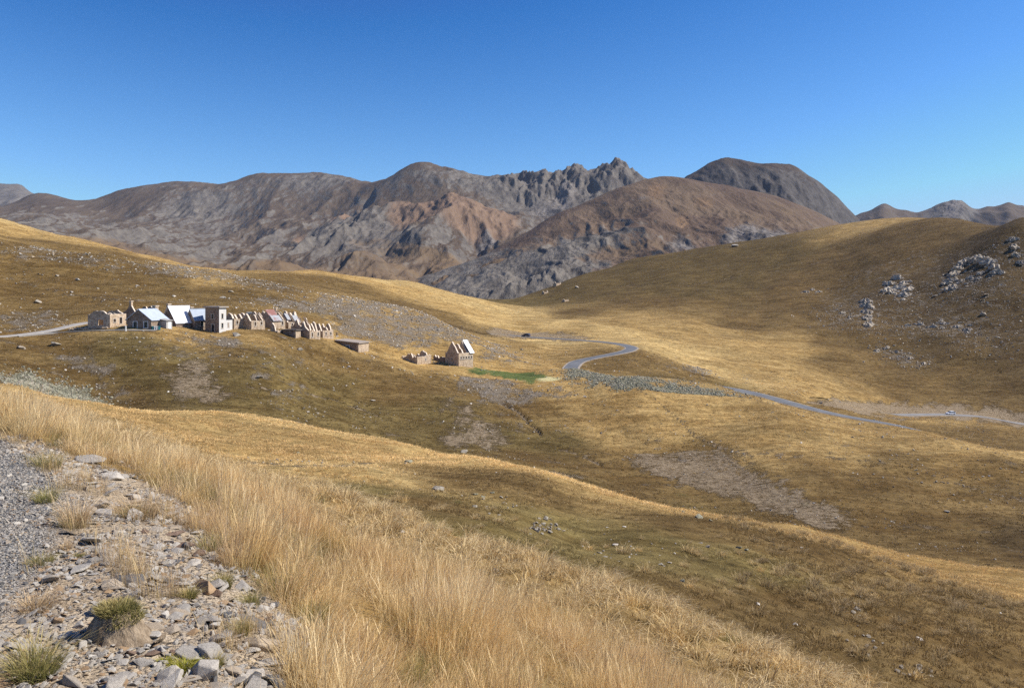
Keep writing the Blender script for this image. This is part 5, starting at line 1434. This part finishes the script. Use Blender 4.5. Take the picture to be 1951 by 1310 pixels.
# craggy outcrops of the right-hand hill, each one joined bedrock mass
def outcrop(label, pts, size, seed, y0, y1, per=5, mat=None, jit=6, loose=False):
    r_ = random.Random(seed); bm = bmesh.new(); base = hit(*pts[len(pts) // 2], y0, y1)
    def lump(p, s, sub, tall):
        h = bmesh.new(); bmesh.ops.create_icosphere(h, subdivisions=sub, radius=1.0)
        co = np.array([v.co for v in h.verts]); sd = r_.randrange(9999)
        th = np.arctan2(co[:, 1], co[:, 0])
        n1 = ridged(co[:, 0] * 1.1 + sd, co[:, 1] * 1.1 + co[:, 2] * .8, 3, sd, .45); n2 = ridged(th * 1.3 + sd, co[:, 2] * .5, 2, sd + 5, .45)
        k = 1 + .34 * n1 + .24 * n2
        for v, kk in zip(h.verts, k): v.co = Vector((v.co.x * kk, v.co.y * kk, max(-.5, v.co.z) * kk * tall))
        h.transform(Matrix.Translation(p - base - Vector((0, 0, .42 * s))) @ Matrix.Rotation(r_.uniform(0, 6.28), 4, 'Z') @ Matrix.Rotation(r_.uniform(-.25, .25), 4, 'X') @ Matrix.Diagonal((s * 1.4, s * .9, s * .85, 1)))
        me = bpy.data.meshes.new('t'); h.to_mesh(me); h.free(); bm.from_mesh(me); bpy.data.meshes.remove(me)
    for (u, v) in pts:
        p = hit(u, v, y0, y1); lump(p, size * 1.25 * p.y / F, 4, 1.05)
        for j in range(max(2, per // 4)):
            p = hit(u + r_.gauss(0, jit), v + r_.gauss(0, jit * .7), y0, y1); lump(p, r_.uniform(.3, .8) * size * p.y / F, 3, r_.uniform(.8, 1.3))
        for j in range(per):
            p = hit(u + r_.gauss(0, jit * 2.2), v + abs(r_.gauss(0, jit * 1.5)), y0, y1); lump(p, r_.uniform(.12, .3) * size * p.y / F, 2, .8)
    o = bm_obj('rock_outcrop', bm, CLIFF); o.location = base
    if loose: return tag(o, label, None, None, 'stuff')
    return tag(o, label, 'rock outcrop', 'outcrops of the right-hand hill')
outcrop('arch-shaped pale rock outcrop high on the right-hand hill', [(1815,548),(1816,535),(1820,522),(1828,510),(1838,501),(1850,495),(1863,492),(1876,494),(1887,499),(1895,508),(1899,519)], 8, 1, 350, 700, 8, jit=3.5)
outcrop('rubble skirt of pale rock inside the arch outcrop', [(1835,535),(1850,528),(1865,530),(1800,540),(1870,520)], 4, 2, 350, 700, 26, jit=9, loose=True)
outcrop('peaked pale outcrop at the centre of the right-hand hill', [(1690,552),(1698,540),(1711,530),(1722,540),(1733,552),(1712,548),(1700,556),(1725,562)], 7, 3, 350, 700, 10, jit=6)
outcrop('slender upright white outcrop below the peaked one', [(1649,574),(1650,584),(1651,594),(1653,606),(1655,618)], 8, 4, 330, 700, 8, jit=3)
outcrop('broken ledge of grey rock low on the right-hand hill', [(1730,620),(1755,618),(1780,622),(1800,616),(1825,622),(1845,628)], 4.5, 5, 320, 600, 20, jit=8, loose=True)
outcrop('grey rocks at the right edge of the right-hand hill', [(1930,456),(1933,470),(1936,484),(1945,500)], 6, 6, 350, 700, 8, jit=5)
outcrop('small stony knob above the far cut road', [(1670,668),(1690,662),(1708,670),(1735,682),(1760,692)], 3.5, 7, 300, 560, 22, jit=8, loose=True)
outcrop('little rocky patch left of the upright white outcrop', [(1535,556),(1548,552),(1560,556),(1605,596),(1620,604)], 3.5, 8, 330, 700, 10, jit=7, loose=True)
# ------------------------------------------------------------------ grass
def grass_material(name, root, mid, tip, alt_tip, trans=.32, local=False):
    m, nt, b = new_mat(name); g = NT(nt)
    t = g.attr('blade').outputs['Fac']
    a = g.node('ShaderNodeAttribute'); a.attribute_name = 'tint'; a.attribute_type = 'INSTANCER'
    ti = a.outputs['Fac']
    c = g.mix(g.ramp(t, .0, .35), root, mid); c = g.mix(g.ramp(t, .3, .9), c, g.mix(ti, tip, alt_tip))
    if local:
        lc = g.node('ShaderNodeAttribute'); lc.attribute_name = 'tcol'; lc.attribute_type = 'INSTANCER'
        base = lc.outputs['Vector']
        c = g.mix(g.ramp(t, .0, .9), g.mix(1., base, root, 'MULTIPLY'), g.mix(1., base, g.mix(ti, tip, alt_tip), 'MULTIPLY'))
    c = g.mix(g.math('MULTIPLY', g.rand(), .35), c, g.mix(1., c, (.66, .62, .55), 'MULTIPLY'))
    ow = g.attr('own').outputs['Fac']
    c = g.mix(g.ramp(ow, .0, .45, .6, 0), c, g.mix(1., c, (.50, .42, .36), 'MULTIPLY')); c = g.mix(g.ramp(ow, .75, 1., 0, .6), c, g.mix(1., c, (1.25, 1.3, 1.4), 'MULTIPLY'))
    g.put(b.inputs['Base Color'], c); b.inputs['Roughness'].default_value = .65; b.inputs['Specular IOR Level'].default_value = .2
    tr = g.node('ShaderNodeBsdfTranslucent'); g.put(tr.inputs[0], c)
    mx = g.node('ShaderNodeMixShader'); mx.inputs[0].default_value = trans
    nt.links.new(b.outputs[0], mx.inputs[1]); nt.links.new(tr.outputs[0], mx.inputs[2])
    nt.links.new(mx.outputs[0], nt.nodes['Material Output'].inputs[0])
    return m
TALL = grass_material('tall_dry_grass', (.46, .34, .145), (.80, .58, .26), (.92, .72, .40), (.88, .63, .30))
TUSS = grass_material('tussock_grass', (.20, .15, .065), (.70, .52, .25), (.95, .77, .46), (.86, .65, .35))  # dark root colour paints shade into the foot of each tussock
TURF = grass_material('short_turf', (.22, .175, .07), (.42, .31, .14), (.58, .43, .21), (.45, .34, .155))
LOCAL = grass_material('hill_turf', (1.15, 1.15, 1.1), (1, 1, 1), (2.1, 2.1, 2.1), (1.5, 1.5, 1.45), local=True)
LOCALB = grass_material('hill_turf_pale', (1.2, 1.2, 1.15), (1, 1, 1), (2.4, 2.4, 2.45), (1.9, 1.9, 1.9), local=True)
GREEN = grass_material('green_tuft_grass', (.12, .12, .036), (.28, .26, .085), (.60, .48, .21), (.38, .33, .13))
YELLOW = grass_material('yellow_green_herb', (.12, .13, .022), (.27, .27, .04), (.42, .38, .06), (.38, .37, .07))
RUSSET = grass_material('russet_grass', (.32, .24, .125), (.58, .42, .235), (.76, .57, .35), (.70, .49, .28))

def blades(seed, n, rad, h0, h1, width, lean, droop, seg=4, head=0.0, bias=(0, 0), dome=False):
    r = random.Random(seed); vs_, fs, tv, rv = [], [], [], []
    for _ in range(n):
        br = r.random()
        a = r.uniform(0, 6.283); d = rad * math.sqrt(r.random()); x, y = d * math.cos(a), d * math.sin(a)
        h = r.uniform(h0, h1) * (1 - .35 * (d / rad) ** 2)
        la = a + r.gauss(0, .7); ln = abs(r.gauss(lean, lean * .5)) * (.4 + d / rad) * h
        ox, oy = math.cos(la) * ln + bias[0] * h * r.uniform(.5, 1.3), math.sin(la) * ln + bias[1] * h * r.uniform(.5, 1.3)
        dr = droop * r.uniform(.4, 1.3); fa = r.uniform(0, 6.283); wx, wy = math.cos(fa) * width * r.uniform(.6, 1.3), math.sin(fa) * width * r.uniform(.6, 1.3)
        b0 = len(vs_); hd = r.random() < head
        for i in range(seg + 1):
            t = i / seg
            px, py = x + ox * t ** 1.7, y + oy * t ** 1.7
            pz = h * (t - dr * t ** 3)
            w = (1 - t * .85) if not hd else (1 - .75 * t if t < .7 else (1.15 if t < .95 else .4))
            vs_.append((px - wx * w, py - wy * w, pz)); vs_.append((px + wx * w, py + wy * w, pz)); tv += [t, t]; rv += [br, br]
            if i:
                k = b0 + 2 * (i - 1); fs.append((k, k + 1, k + 3, k + 2))
    return vs_, fs, tv, rv
def blade_mesh(name, data, mat):
    vs_, fs, tv = data[:3]
    me = bpy.data.meshes.new(name); me.from_pydata(vs_, [], fs)
    a = me.attributes.new('blade', 'FLOAT', 'POINT'); a.data.foreach_set('value', tv)
    if len(data) > 3:
        a = me.attributes.new('own', 'FLOAT', 'POINT'); a.data.foreach_set('value', data[3])
    me.materials.append(mat); me.update()
    return me
def coll_of(name, specs, mat):
    return source_collection(name, [src(name + '_piece', blade_mesh(name + '_piece', blades(seed=i * 13 + len(name), **s), mat if not isinstance(mat, list) else mat[i])) for i, s in enumerate(specs)])

# tall dry grass along the edge of the bank
tall = coll_of('tall_grass', [dict(n=40, rad=.10, h0=.22, h1=.66, width=.0017, lean=.22, droop=.10, head=.3, bias=(.10, -.02)) for _ in range(4)] + [dict(n=46, rad=.12, h0=.12, h1=.38, width=.0015, lean=.5, droop=.3, bias=(.16, 0)) for _ in range(3)] + [dict(n=50, rad=.12, h0=.12, h1=.4, width=.0015, lean=.4, droop=.2) for _ in range(2)], [TALL, TUSS, TALL, RUSSET, TALL, TUSS, RUSSET, GREEN, GREEN])
def tall_keep(x, y):
    yc = np.interp(CX + F * x / y, [-400, 14, 200, 400, 600, 800, 1000, 1200, 1400, 1700, 2000], [12.5, 12.0, 11, 10, 9, 8.4, 7.8, 7.2, 6.8, 6.4, 6])
    u = CX + F * x / y
    n = fbm(x * 1.6, y * 1.1, 4, 210)
    return (u > -130) * (u < 2100) * (1 - shoulder(x, y)) * sstep(yc + .8, yc - .4, y) * np.clip(.42 + 2.1 * n, .0, 1)
x, y, r = random_points(7000, (-8.5, 7.0), (2.4, 13), tall_keep, 41)
n = len(x); z = ground(x, y)
ht = (.72 + 1.1 * fbm(x * 1.3, y * 1.0, 4, 220) + .16 * r.normal(0, 1, n)) * np.interp(y, [3, 5, 8, 12], [.68, .82, .95, .9])
gr = fbm(x * 1.3 + 7, y * .9, 3, 230)
ii = np.where((gr > .16) & (r.random(n) < .6), r.choice([7, 8], n), np.where(gr < -.22, r.choice([0, 1, 4, 5, 5], n), r.choice([0, 1, 2, 3, 4, 6], n, p=[.24, .22, .2, .12, .12, .10])))
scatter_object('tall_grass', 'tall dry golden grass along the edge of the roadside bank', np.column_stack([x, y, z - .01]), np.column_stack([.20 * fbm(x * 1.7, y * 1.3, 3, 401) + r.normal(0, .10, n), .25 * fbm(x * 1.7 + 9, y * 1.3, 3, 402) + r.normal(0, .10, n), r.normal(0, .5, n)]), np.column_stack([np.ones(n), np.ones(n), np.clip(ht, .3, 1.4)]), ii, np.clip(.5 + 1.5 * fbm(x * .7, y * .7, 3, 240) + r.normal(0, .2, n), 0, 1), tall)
_mp = hit(222, 1212, 2.3, 10); MX, MY = _mp.x, _mp.y - .15
# sparse stalks on the bank
x, y, r = random_points(900, (-5.5, 0), (2.8, 9.5), lambda x, y: shoulder(x, y) * (1 - gravel_edge(x, y)) * sstep(.05, .35, fbm(x * 1.4, y * 1.4, 3, 250)) * (np.hypot(x - MX, (y - MY) * .6) > .42), 42)
n = len(x); s = r.uniform(.35, .7, n)
sparse = coll_of('stalk_grass', [dict(n=9, rad=.07, h0=.18, h1=.5, width=.0014, lean=.3, droop=.1, head=.35) for _ in range(3)], [RUSSET, TALL, RUSSET])
scatter_object('stalk_grass', 'sparse dry stalks growing out of the rubble', np.column_stack([x, y, ground(x, y)]), np.column_stack([0 * x, 0 * x, r.random(n) * 6.28]), np.column_stack([s, s, s]), r.choice(3, n), r.random(n), sparse)
# tussocks
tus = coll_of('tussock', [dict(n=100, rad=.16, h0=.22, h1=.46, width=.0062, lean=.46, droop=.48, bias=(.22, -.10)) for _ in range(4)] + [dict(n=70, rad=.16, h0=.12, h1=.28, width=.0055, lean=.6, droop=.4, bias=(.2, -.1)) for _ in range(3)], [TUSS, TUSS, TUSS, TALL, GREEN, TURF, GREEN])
def tus_mask(x, y):
    u = CX + F * x / y
    yc = np.interp(u, [-400, 14, 200, 400, 600, 800, 1000, 1200, 1400, 1700, 2000], [12, 11.5, 10.5, 9.5, 8.5, 8, 7.4, 6.9, 6.5, 6, 5.6])
    far = np.interp(u, [0, 400, 600, 800, 1000, 1200, 1400, 1600, 1951], [30, 26, 22, 20, 18.5, 17, 16.5, 16, 16])
    n = fbm(x * .45, y * .45, 3, 260)
    return (u > -60) * (u < 2020) * sstep(yc - .3, yc + .5, y) * (.07 + .93 * sstep(far + 2.5, far - .5, y)) * np.clip(1.05 + .9 * n, .45, 1)
r = np.random.default_rng(43)
gx, gy = np.meshgrid(np.arange(-16, 15, .5), np.arange(5.5, 34, .5))
x = (gx + r.uniform(-.26, .26, gx.shape)).ravel(); y = (gy + r.uniform(-.26, .26, gx.shape)).ravel()
k = r.random(len(x)) < tus_mask(x, y); x, y = x[k], y[k]
n = len(x); s = np.clip(.92 + .5 * fbm(x * .6, y * .6, 2, 270) + r.normal(0, .26, n), .35, 1.6)
gz = fbm(x * .35 + 3, y * .35, 3, 280)
ii = np.where(gz > .25, r.choice([0, 3, 4, 6, 1], n), r.choice([0, 1, 2, 3, 5], n, p=[.3, .27, .25, .10, .08]))
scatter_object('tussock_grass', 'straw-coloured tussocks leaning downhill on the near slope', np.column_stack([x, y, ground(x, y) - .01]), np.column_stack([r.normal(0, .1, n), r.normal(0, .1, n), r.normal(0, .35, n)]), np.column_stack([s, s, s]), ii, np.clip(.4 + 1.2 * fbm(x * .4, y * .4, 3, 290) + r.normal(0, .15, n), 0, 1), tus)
# brown tussocks on the right slope
r = np.random.default_rng(47)
gx, gy = np.meshgrid(np.arange(4, 34, .8), np.arange(20, 50, .8))
x = (gx + r.uniform(-.38, .38, gx.shape)).ravel(); y = (gy + r.uniform(-.38, .38, gx.shape)).ravel(); u_ = CX + F * x / y
k = r.random(len(x)) < sstep(1320, 1560, u_) * (u_ < 2020) * np.clip(.45 + 1.5 * fbm(x * .22, y * .22, 3, 365), .05, 1) * (.35 + .65 * sstep(28, 36, y))
x, y = x[k], y[k]; n = len(x); s = np.clip(1.05 + .4 * fbm(x * .5, y * .5, 2, 366) + r.normal(0, .22, n), .5, 1.7)
tus2 = coll_of('brown_tussock', [dict(n=110, rad=.17, h0=.22, h1=.44, width=.007, lean=.45, droop=.4, bias=(.2, -.08)) for _ in range(3)], [grass_material('brown_tussock_grass', (.16, .12, .055), (.42, .31, .155), (.66, .50, .29), (.50, .37, .19))] * 3)
scatter_object('brown_tussocks', 'brown tussocks standing on the right-hand slope', np.column_stack([x, y, ground(x, y) - .02]), np.column_stack([r.normal(0, .1, n), r.normal(0, .1, n), r.normal(0, .5, n)]), np.column_stack([s, s, s]), r.choice(3, n), r.random(n), tus2)
# short tufts on the slopes of the hollow and the near ridges
sh = coll_of('turf_tuft', [dict(n=26, rad=.17, h0=.08, h1=.22, width=.011, lean=.6, droop=.3, seg=3, bias=(.15, -.05)) for _ in range(5)], [LOCAL, LOCALB, LOCAL, LOCAL, LOCALB])
def turf_keep(x, y):
    u = CX + F * x / y
    hollow = np.exp(-((u - 1160) / 130) ** 2 - ((y - 32) / 5.5) ** 2)
    crest = np.exp(-((np.log(y) - math.log(54)) / .12) ** 2)
    right = sstep(1350, 1600, u) * sstep(50, 30, y)
    n = fbm(x * .3, y * .3, 3, 310)
    return (u > -60) * (u < 2020) * np.clip(.4 + .9 * n + .35 * crest + .35 * right - .8 * hollow, .04, 1) * sstep(11, 15, y) * sstep(85, 70, y)
x, y, r = random_points(26000, (-54, 56), (11, 85), turf_keep, 44)
n = len(x); s = np.clip(.75 + .5 * fbm(x * .4, y * .4, 2, 320) + r.normal(0, .18, n), .3, 1.6) * np.interp(y, [12, 40, 80], [.8, 1.0, 1.25])
u_ = CX + F * x / y
s = s * (1 + .35 * sstep(1380, 1600, u_) * sstep(50, 30, y))
gold = np.clip(np.exp(-((np.log(y) - math.log(54)) / .14) ** 2) + np.exp(-((np.log(y) - math.log(75)) / .10) ** 2) * (u_ < 900) + .35 * fbm(x * .2, y * .2, 3, 330), 0, 1)
ii = np.where(r.random(n) < .12 + .75 * gold, r.choice([1, 4], n), r.choice([0, 2, 3, 1], n, p=[.4, .35, .12, .13]))
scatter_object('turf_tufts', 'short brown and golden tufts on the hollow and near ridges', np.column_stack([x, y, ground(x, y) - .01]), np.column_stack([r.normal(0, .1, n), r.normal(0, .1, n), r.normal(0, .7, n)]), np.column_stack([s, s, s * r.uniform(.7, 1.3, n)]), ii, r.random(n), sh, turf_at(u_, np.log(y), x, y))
# coarse tufts on the slopes across the valley
far_t = coll_of('hill_tuft', [dict(n=14, rad=.35, h0=.12, h1=.32, width=.045, lean=.5, droop=.3, seg=2) for _ in range(4)], [LOCAL, LOCAL, LOCALB, LOCAL])
r = np.random.default_rng(45); m = 52000
u = r.uniform(-40, 2000, m); y = np.sqrt(r.uniform(85 ** 2, 330 ** 2, m)); x = (u - CX) / F * y
z = ground(x, y); v = VH - z * F / y; M = patch_masks(u, v, y, x)
bare = np.maximum.reduce([M['stone'], M['soil'], M['green'], M['straw'], M['lichen']])
road = np.zeros(m, bool)
for Pth, hw, _s in ROADS:
    for q in Pth[::2]: road |= (np.hypot(x - q[0], y - q[1]) < hw + 1.2)
k = (r.random(m) > bare * 1.1) & ~road & (fbm(x / 9, y / 9, 3, 340) > -.25)
x, y, z = x[k], y[k], z[k]; n = len(x); s = r.uniform(.6, 1.5, n)
gold = sstep(-.1, .4, fbm(x / 18, y / 18, 3, 350))
scatter_object('hill_tufts', 'tufted grass on the slopes across the valley', np.column_stack([x, y, z - .03]), np.column_stack([0 * x, 0 * x, r.random(n) * 6.28]), np.column_stack([s, s, s]), np.where(r.random(n) < .1 + .3 * gold, 2, r.choice([0, 1, 3], n, p=[.45, .45, .1])), r.random(n), far_t, turf_at(CX + F * x / y, np.log(y), x, y))

r = np.random.default_rng(49); m = 46000
u = r.uniform(-40, 2000, m); y = np.sqrt(r.uniform(325 ** 2, 820 ** 2, m)); x = (u - CX) / F * y
k = (fbm(x / 30, y / 30, 4, 342) > -.1) & (r.random(m) < .9)
for Pth, hw, _s in ROADS:
    for q in Pth[::2]: k &= (np.hypot(x - q[0], y - q[1]) > hw + 2)
x, y = x[k], y[k]; n = len(x); s = r.uniform(1.2, 3.2, n)
scatter_object('pasture_tufts', 'coarse grass clumps on the far pastures', np.column_stack([x, y, ground(x, y) - .08]), np.column_stack([0 * x, 0 * x, r.random(n) * 6.28]), np.column_stack([s, s, s * .7]), r.choice(4, n), r.random(n), far_t, turf_at(CX + F * x / y, np.log(y), x, y) * r.uniform(.55, 1.15, n)[:, None])

# ------------------------------------------------------------------ single tufts on the bank
def tuft(label, u, v, w, h, mat, n, seed, lean=.5, droop=.25, head=.0, bias=(0, 0), y1=12, name='grass_tuft', width=.0017):
    p = hit(u, v, 2.3, y1); k = p.y / F
    me = blade_mesh(name, blades(seed, n, w * k * .32, h * k * .55, h * k * 1.15, width, lean, droop, 4, head, bias), mat)
    o = link(bpy.data.objects.new(name, me)); o.location = p - Vector((0, 0, .01))
    return tag(o, label, 'grass tuft', 'grass tufts on the roadside bank')
tuft('wide brown-green grass tuft in the middle of the upper bank', 262, 985, 130, 75, RUSSET, 420, 1, .8)
tuft('low green tuft in front of the wide brown-green tuft', 250, 985, 70, 35, GREEN, 300, 2, .8)
tuft('tall fawn grass tuft on the road edge left of the large pale boulder', 145, 1003, 70, 85, RUSSET, 320, 3, .45, head=.2)
tuft('green grass at the base of the tall fawn tuft', 140, 1003, 60, 40, GREEN, 240, 4, .6)
tuft('dark green tuft growing in the gravel at the left', 88, 955, 60, 42, GREEN, 300, 5, .7)
tuft('golden green tuft at the upper left of the gravel', 92, 888, 70, 48, GREEN, 300, 6, .7)
tuft('olive grass tuft among the rubble at the right of the bank', 400, 1048, 60, 52, GREEN, 300, 7, .45)
tuft('tall olive tuft right of the leaning pale slab', 425, 1118, 44, 48, GREEN, 260, 8, .4)
tuft('round dense green cushion tuft above the thin grey slab', 360, 1137, 36, 30, GREEN, 420, 9, .7)
tuft('green tuft at the right side of the bank by the orange-brown slab', 460, 1205, 44, 44, GREEN, 280, 10, .5)
tuft('small green tuft between rubble and tall grass', 478, 1150, 50, 40, GREEN, 220, 11, .6)
tuft('big ochre grass tuft in the bottom left corner', 62, 1290, 120, 100, GREEN, 620, 12, .6, head=.1)
tuft('dry grass tuft on the left edge beside the soil hollow', 70, 1160, 90, 50, RUSSET, 320, 13, .9, bias=(.3, 0))
tuft('low green patch of grass at the left edge of the gravel', 78, 1072, 66, 28, GREEN, 260, 14, .9)
tuft('small dry tuft right of the low green patch', 125, 1045, 28, 28, RUSSET, 130, 15, .6)
tuft('small dark green tuft on the sandy bank', 151, 1060, 20, 14, GREEN, 140, 16, .8)
tuft('yellow-green herb between the pale rocks at the bottom', 350, 1276, 56, 30, YELLOW, 420, 17, .8, width=.003)
tuft('small yellow-green herb left of the larger one', 316, 1262, 30, 18, YELLOW, 220, 18, .8, width=.003)
tuft('yellowing grass tuft right of the yellow-green herb', 408, 1268, 44, 32, GREEN, 240, 19, .6)
tuft('dense green grass clump at the bottom centre among golden grass', 790, 1330, 70, 120, GREEN, 420, 20, .3, y1=8)
tuft('green grass clump at the edge of the rubble and tall grass', 600, 1190, 70, 80, GREEN, 360, 21, .4, y1=8)

# eroded turf mound
p = hit(222, 1212, 2.3, 10); kk = p.y / F
mound = empty('turf_mound', p); tag(mound, 'eroded turf mound with bare earth side and grassy cap', 'mound')
soil_m, nt, b = new_mat('bare_earth'); g = NT(nt); pp = g.obj()
g.put(b.inputs['Base Color'], g.mix(g.ramp(g.noise(g.scale(pp, (1, 1, .4)), 22, 7, .72), .3, .7), (.15, .105, .065), (.40, .31, .215)))
g.put(b.inputs['Normal'], g.bump(g.noise(g.scale(pp, (1, 1, .35)), 40, 6, .7), .03, .9))
bm = bmesh.new(); bmesh.ops.create_icosphere(bm, subdivisions=5, radius=1.0)
W_ = 50 * kk; H_ = 58 * kk
def mound_top(x, y):
    """height of the eroded mound over its base"""
    n = float(fbm(np.array([x / W_ * 1.6]), np.array([y / W_ * 1.6 + 3]), 4, 66)[0])
    q = math.hypot(x / (W_ * 1.05), y / (W_ * .9)) + .22 * n
    return H_ * (1 - float(sstep(.55, 1.35, np.array(q))) ** .8) + .10 * H_ * n
for vtx in bm.verts:
    c = vtx.co; r_ = math.hypot(c.x, c.y); ph = math.atan2(c.y, c.x); rr_ = (1 - (c.z + 1) / 2) * 1.75 * W_
    x_, y_ = rr_ * math.cos(ph), rr_ * math.sin(ph)
    g1 = float(fbm(np.array([math.cos(ph) * 3]), np.array([math.sin(ph) * 3 + c.z]), 4, 88, .65)[0])
    und = 1 - .16 * (c.z > .2) * (c.z < .62)
    vtx.co = Vector((x_ * und * (1 + .12 * g1), y_ * und * (1 + .12 * g1), mound_top(x_, y_) - .02 - .06 * W_ * abs(g1)))
for f in bm.faces: f.smooth = True
bm_obj('earth_body', bm, soil_m, mound)
def cap_blades(seed, n):
    r_ = random.Random(seed); V, Fc, T, O = [], [], [], []
    for _ in range(n):
        a = r_.uniform(0, 6.283); q = math.sqrt(r_.random()) * (1.0 if math.cos(a) > .2 or math.sin(a) > .3 else .78)
        x0, y0 = math.cos(a) * q * W_ * .92, math.sin(a) * q * W_ * .8
        z0 = mound_top(x0, y0) - .012; br = r_.random()
        h = r_.uniform(.02, .062); lx, ly = math.cos(a) * h * r_.uniform(.2, 1.1) * q + r_.gauss(0, .012), math.sin(a) * h * r_.uniform(.2, 1.1) * q + r_.gauss(0, .012)
        f_ = r_.uniform(0, 6.28); wx, wy = math.cos(f_) * .0016, math.sin(f_) * .0016; b0 = len(V)
        for i in range(4):
            t = i / 3; w = 1 - .8 * t; dz = h * (t - (.2 + .5 * q * q) * t ** 3)
            V += [(x0 + lx * t - wx * w, y0 + ly * t - wy * w, z0 + dz), (x0 + lx * t + wx * w, y0 + ly * t + wy * w, z0 + dz)]; T += [t, t]; O += [br, br]
            if i: k_ = b0 + 2 * (i - 1); Fc.append((k_, k_ + 1, k_ + 3, k_ + 2))
    return V, Fc, T, O
link(bpy.data.objects.new('grass_cap', blade_mesh('grass_cap', cap_blades(3, 2600), GREEN)), mound)

# ------------------------------------------------------------------ thin mountain air
bm = bmesh.new(); box(bm, -9000, 9000, -600, 9200, -160, 1250)
hz = bm_obj('haze', bm, []); 
hm = bpy.data.materials.new('thin_air'); hm.use_nodes = True
for nd in list(hm.node_tree.nodes):
    if nd.type == 'BSDF_PRINCIPLED': hm.node_tree.nodes.remove(nd)
pv = hm.node_tree.nodes.new('ShaderNodeVolumePrincipled')
pv.inputs['Color'].default_value = (.62, .74, 1.0, 1); pv.inputs['Density'].default_value = 2.2e-5; pv.inputs['Anisotropy'].default_value = 0.0
hm.node_tree.links.new(pv.outputs[0], hm.node_tree.nodes['Material Output'].inputs['Volume'])
hz.data.materials.append(hm); tag(hz, kind='stuff'); hz['label'] = 'thin bluish mountain air over the valley'
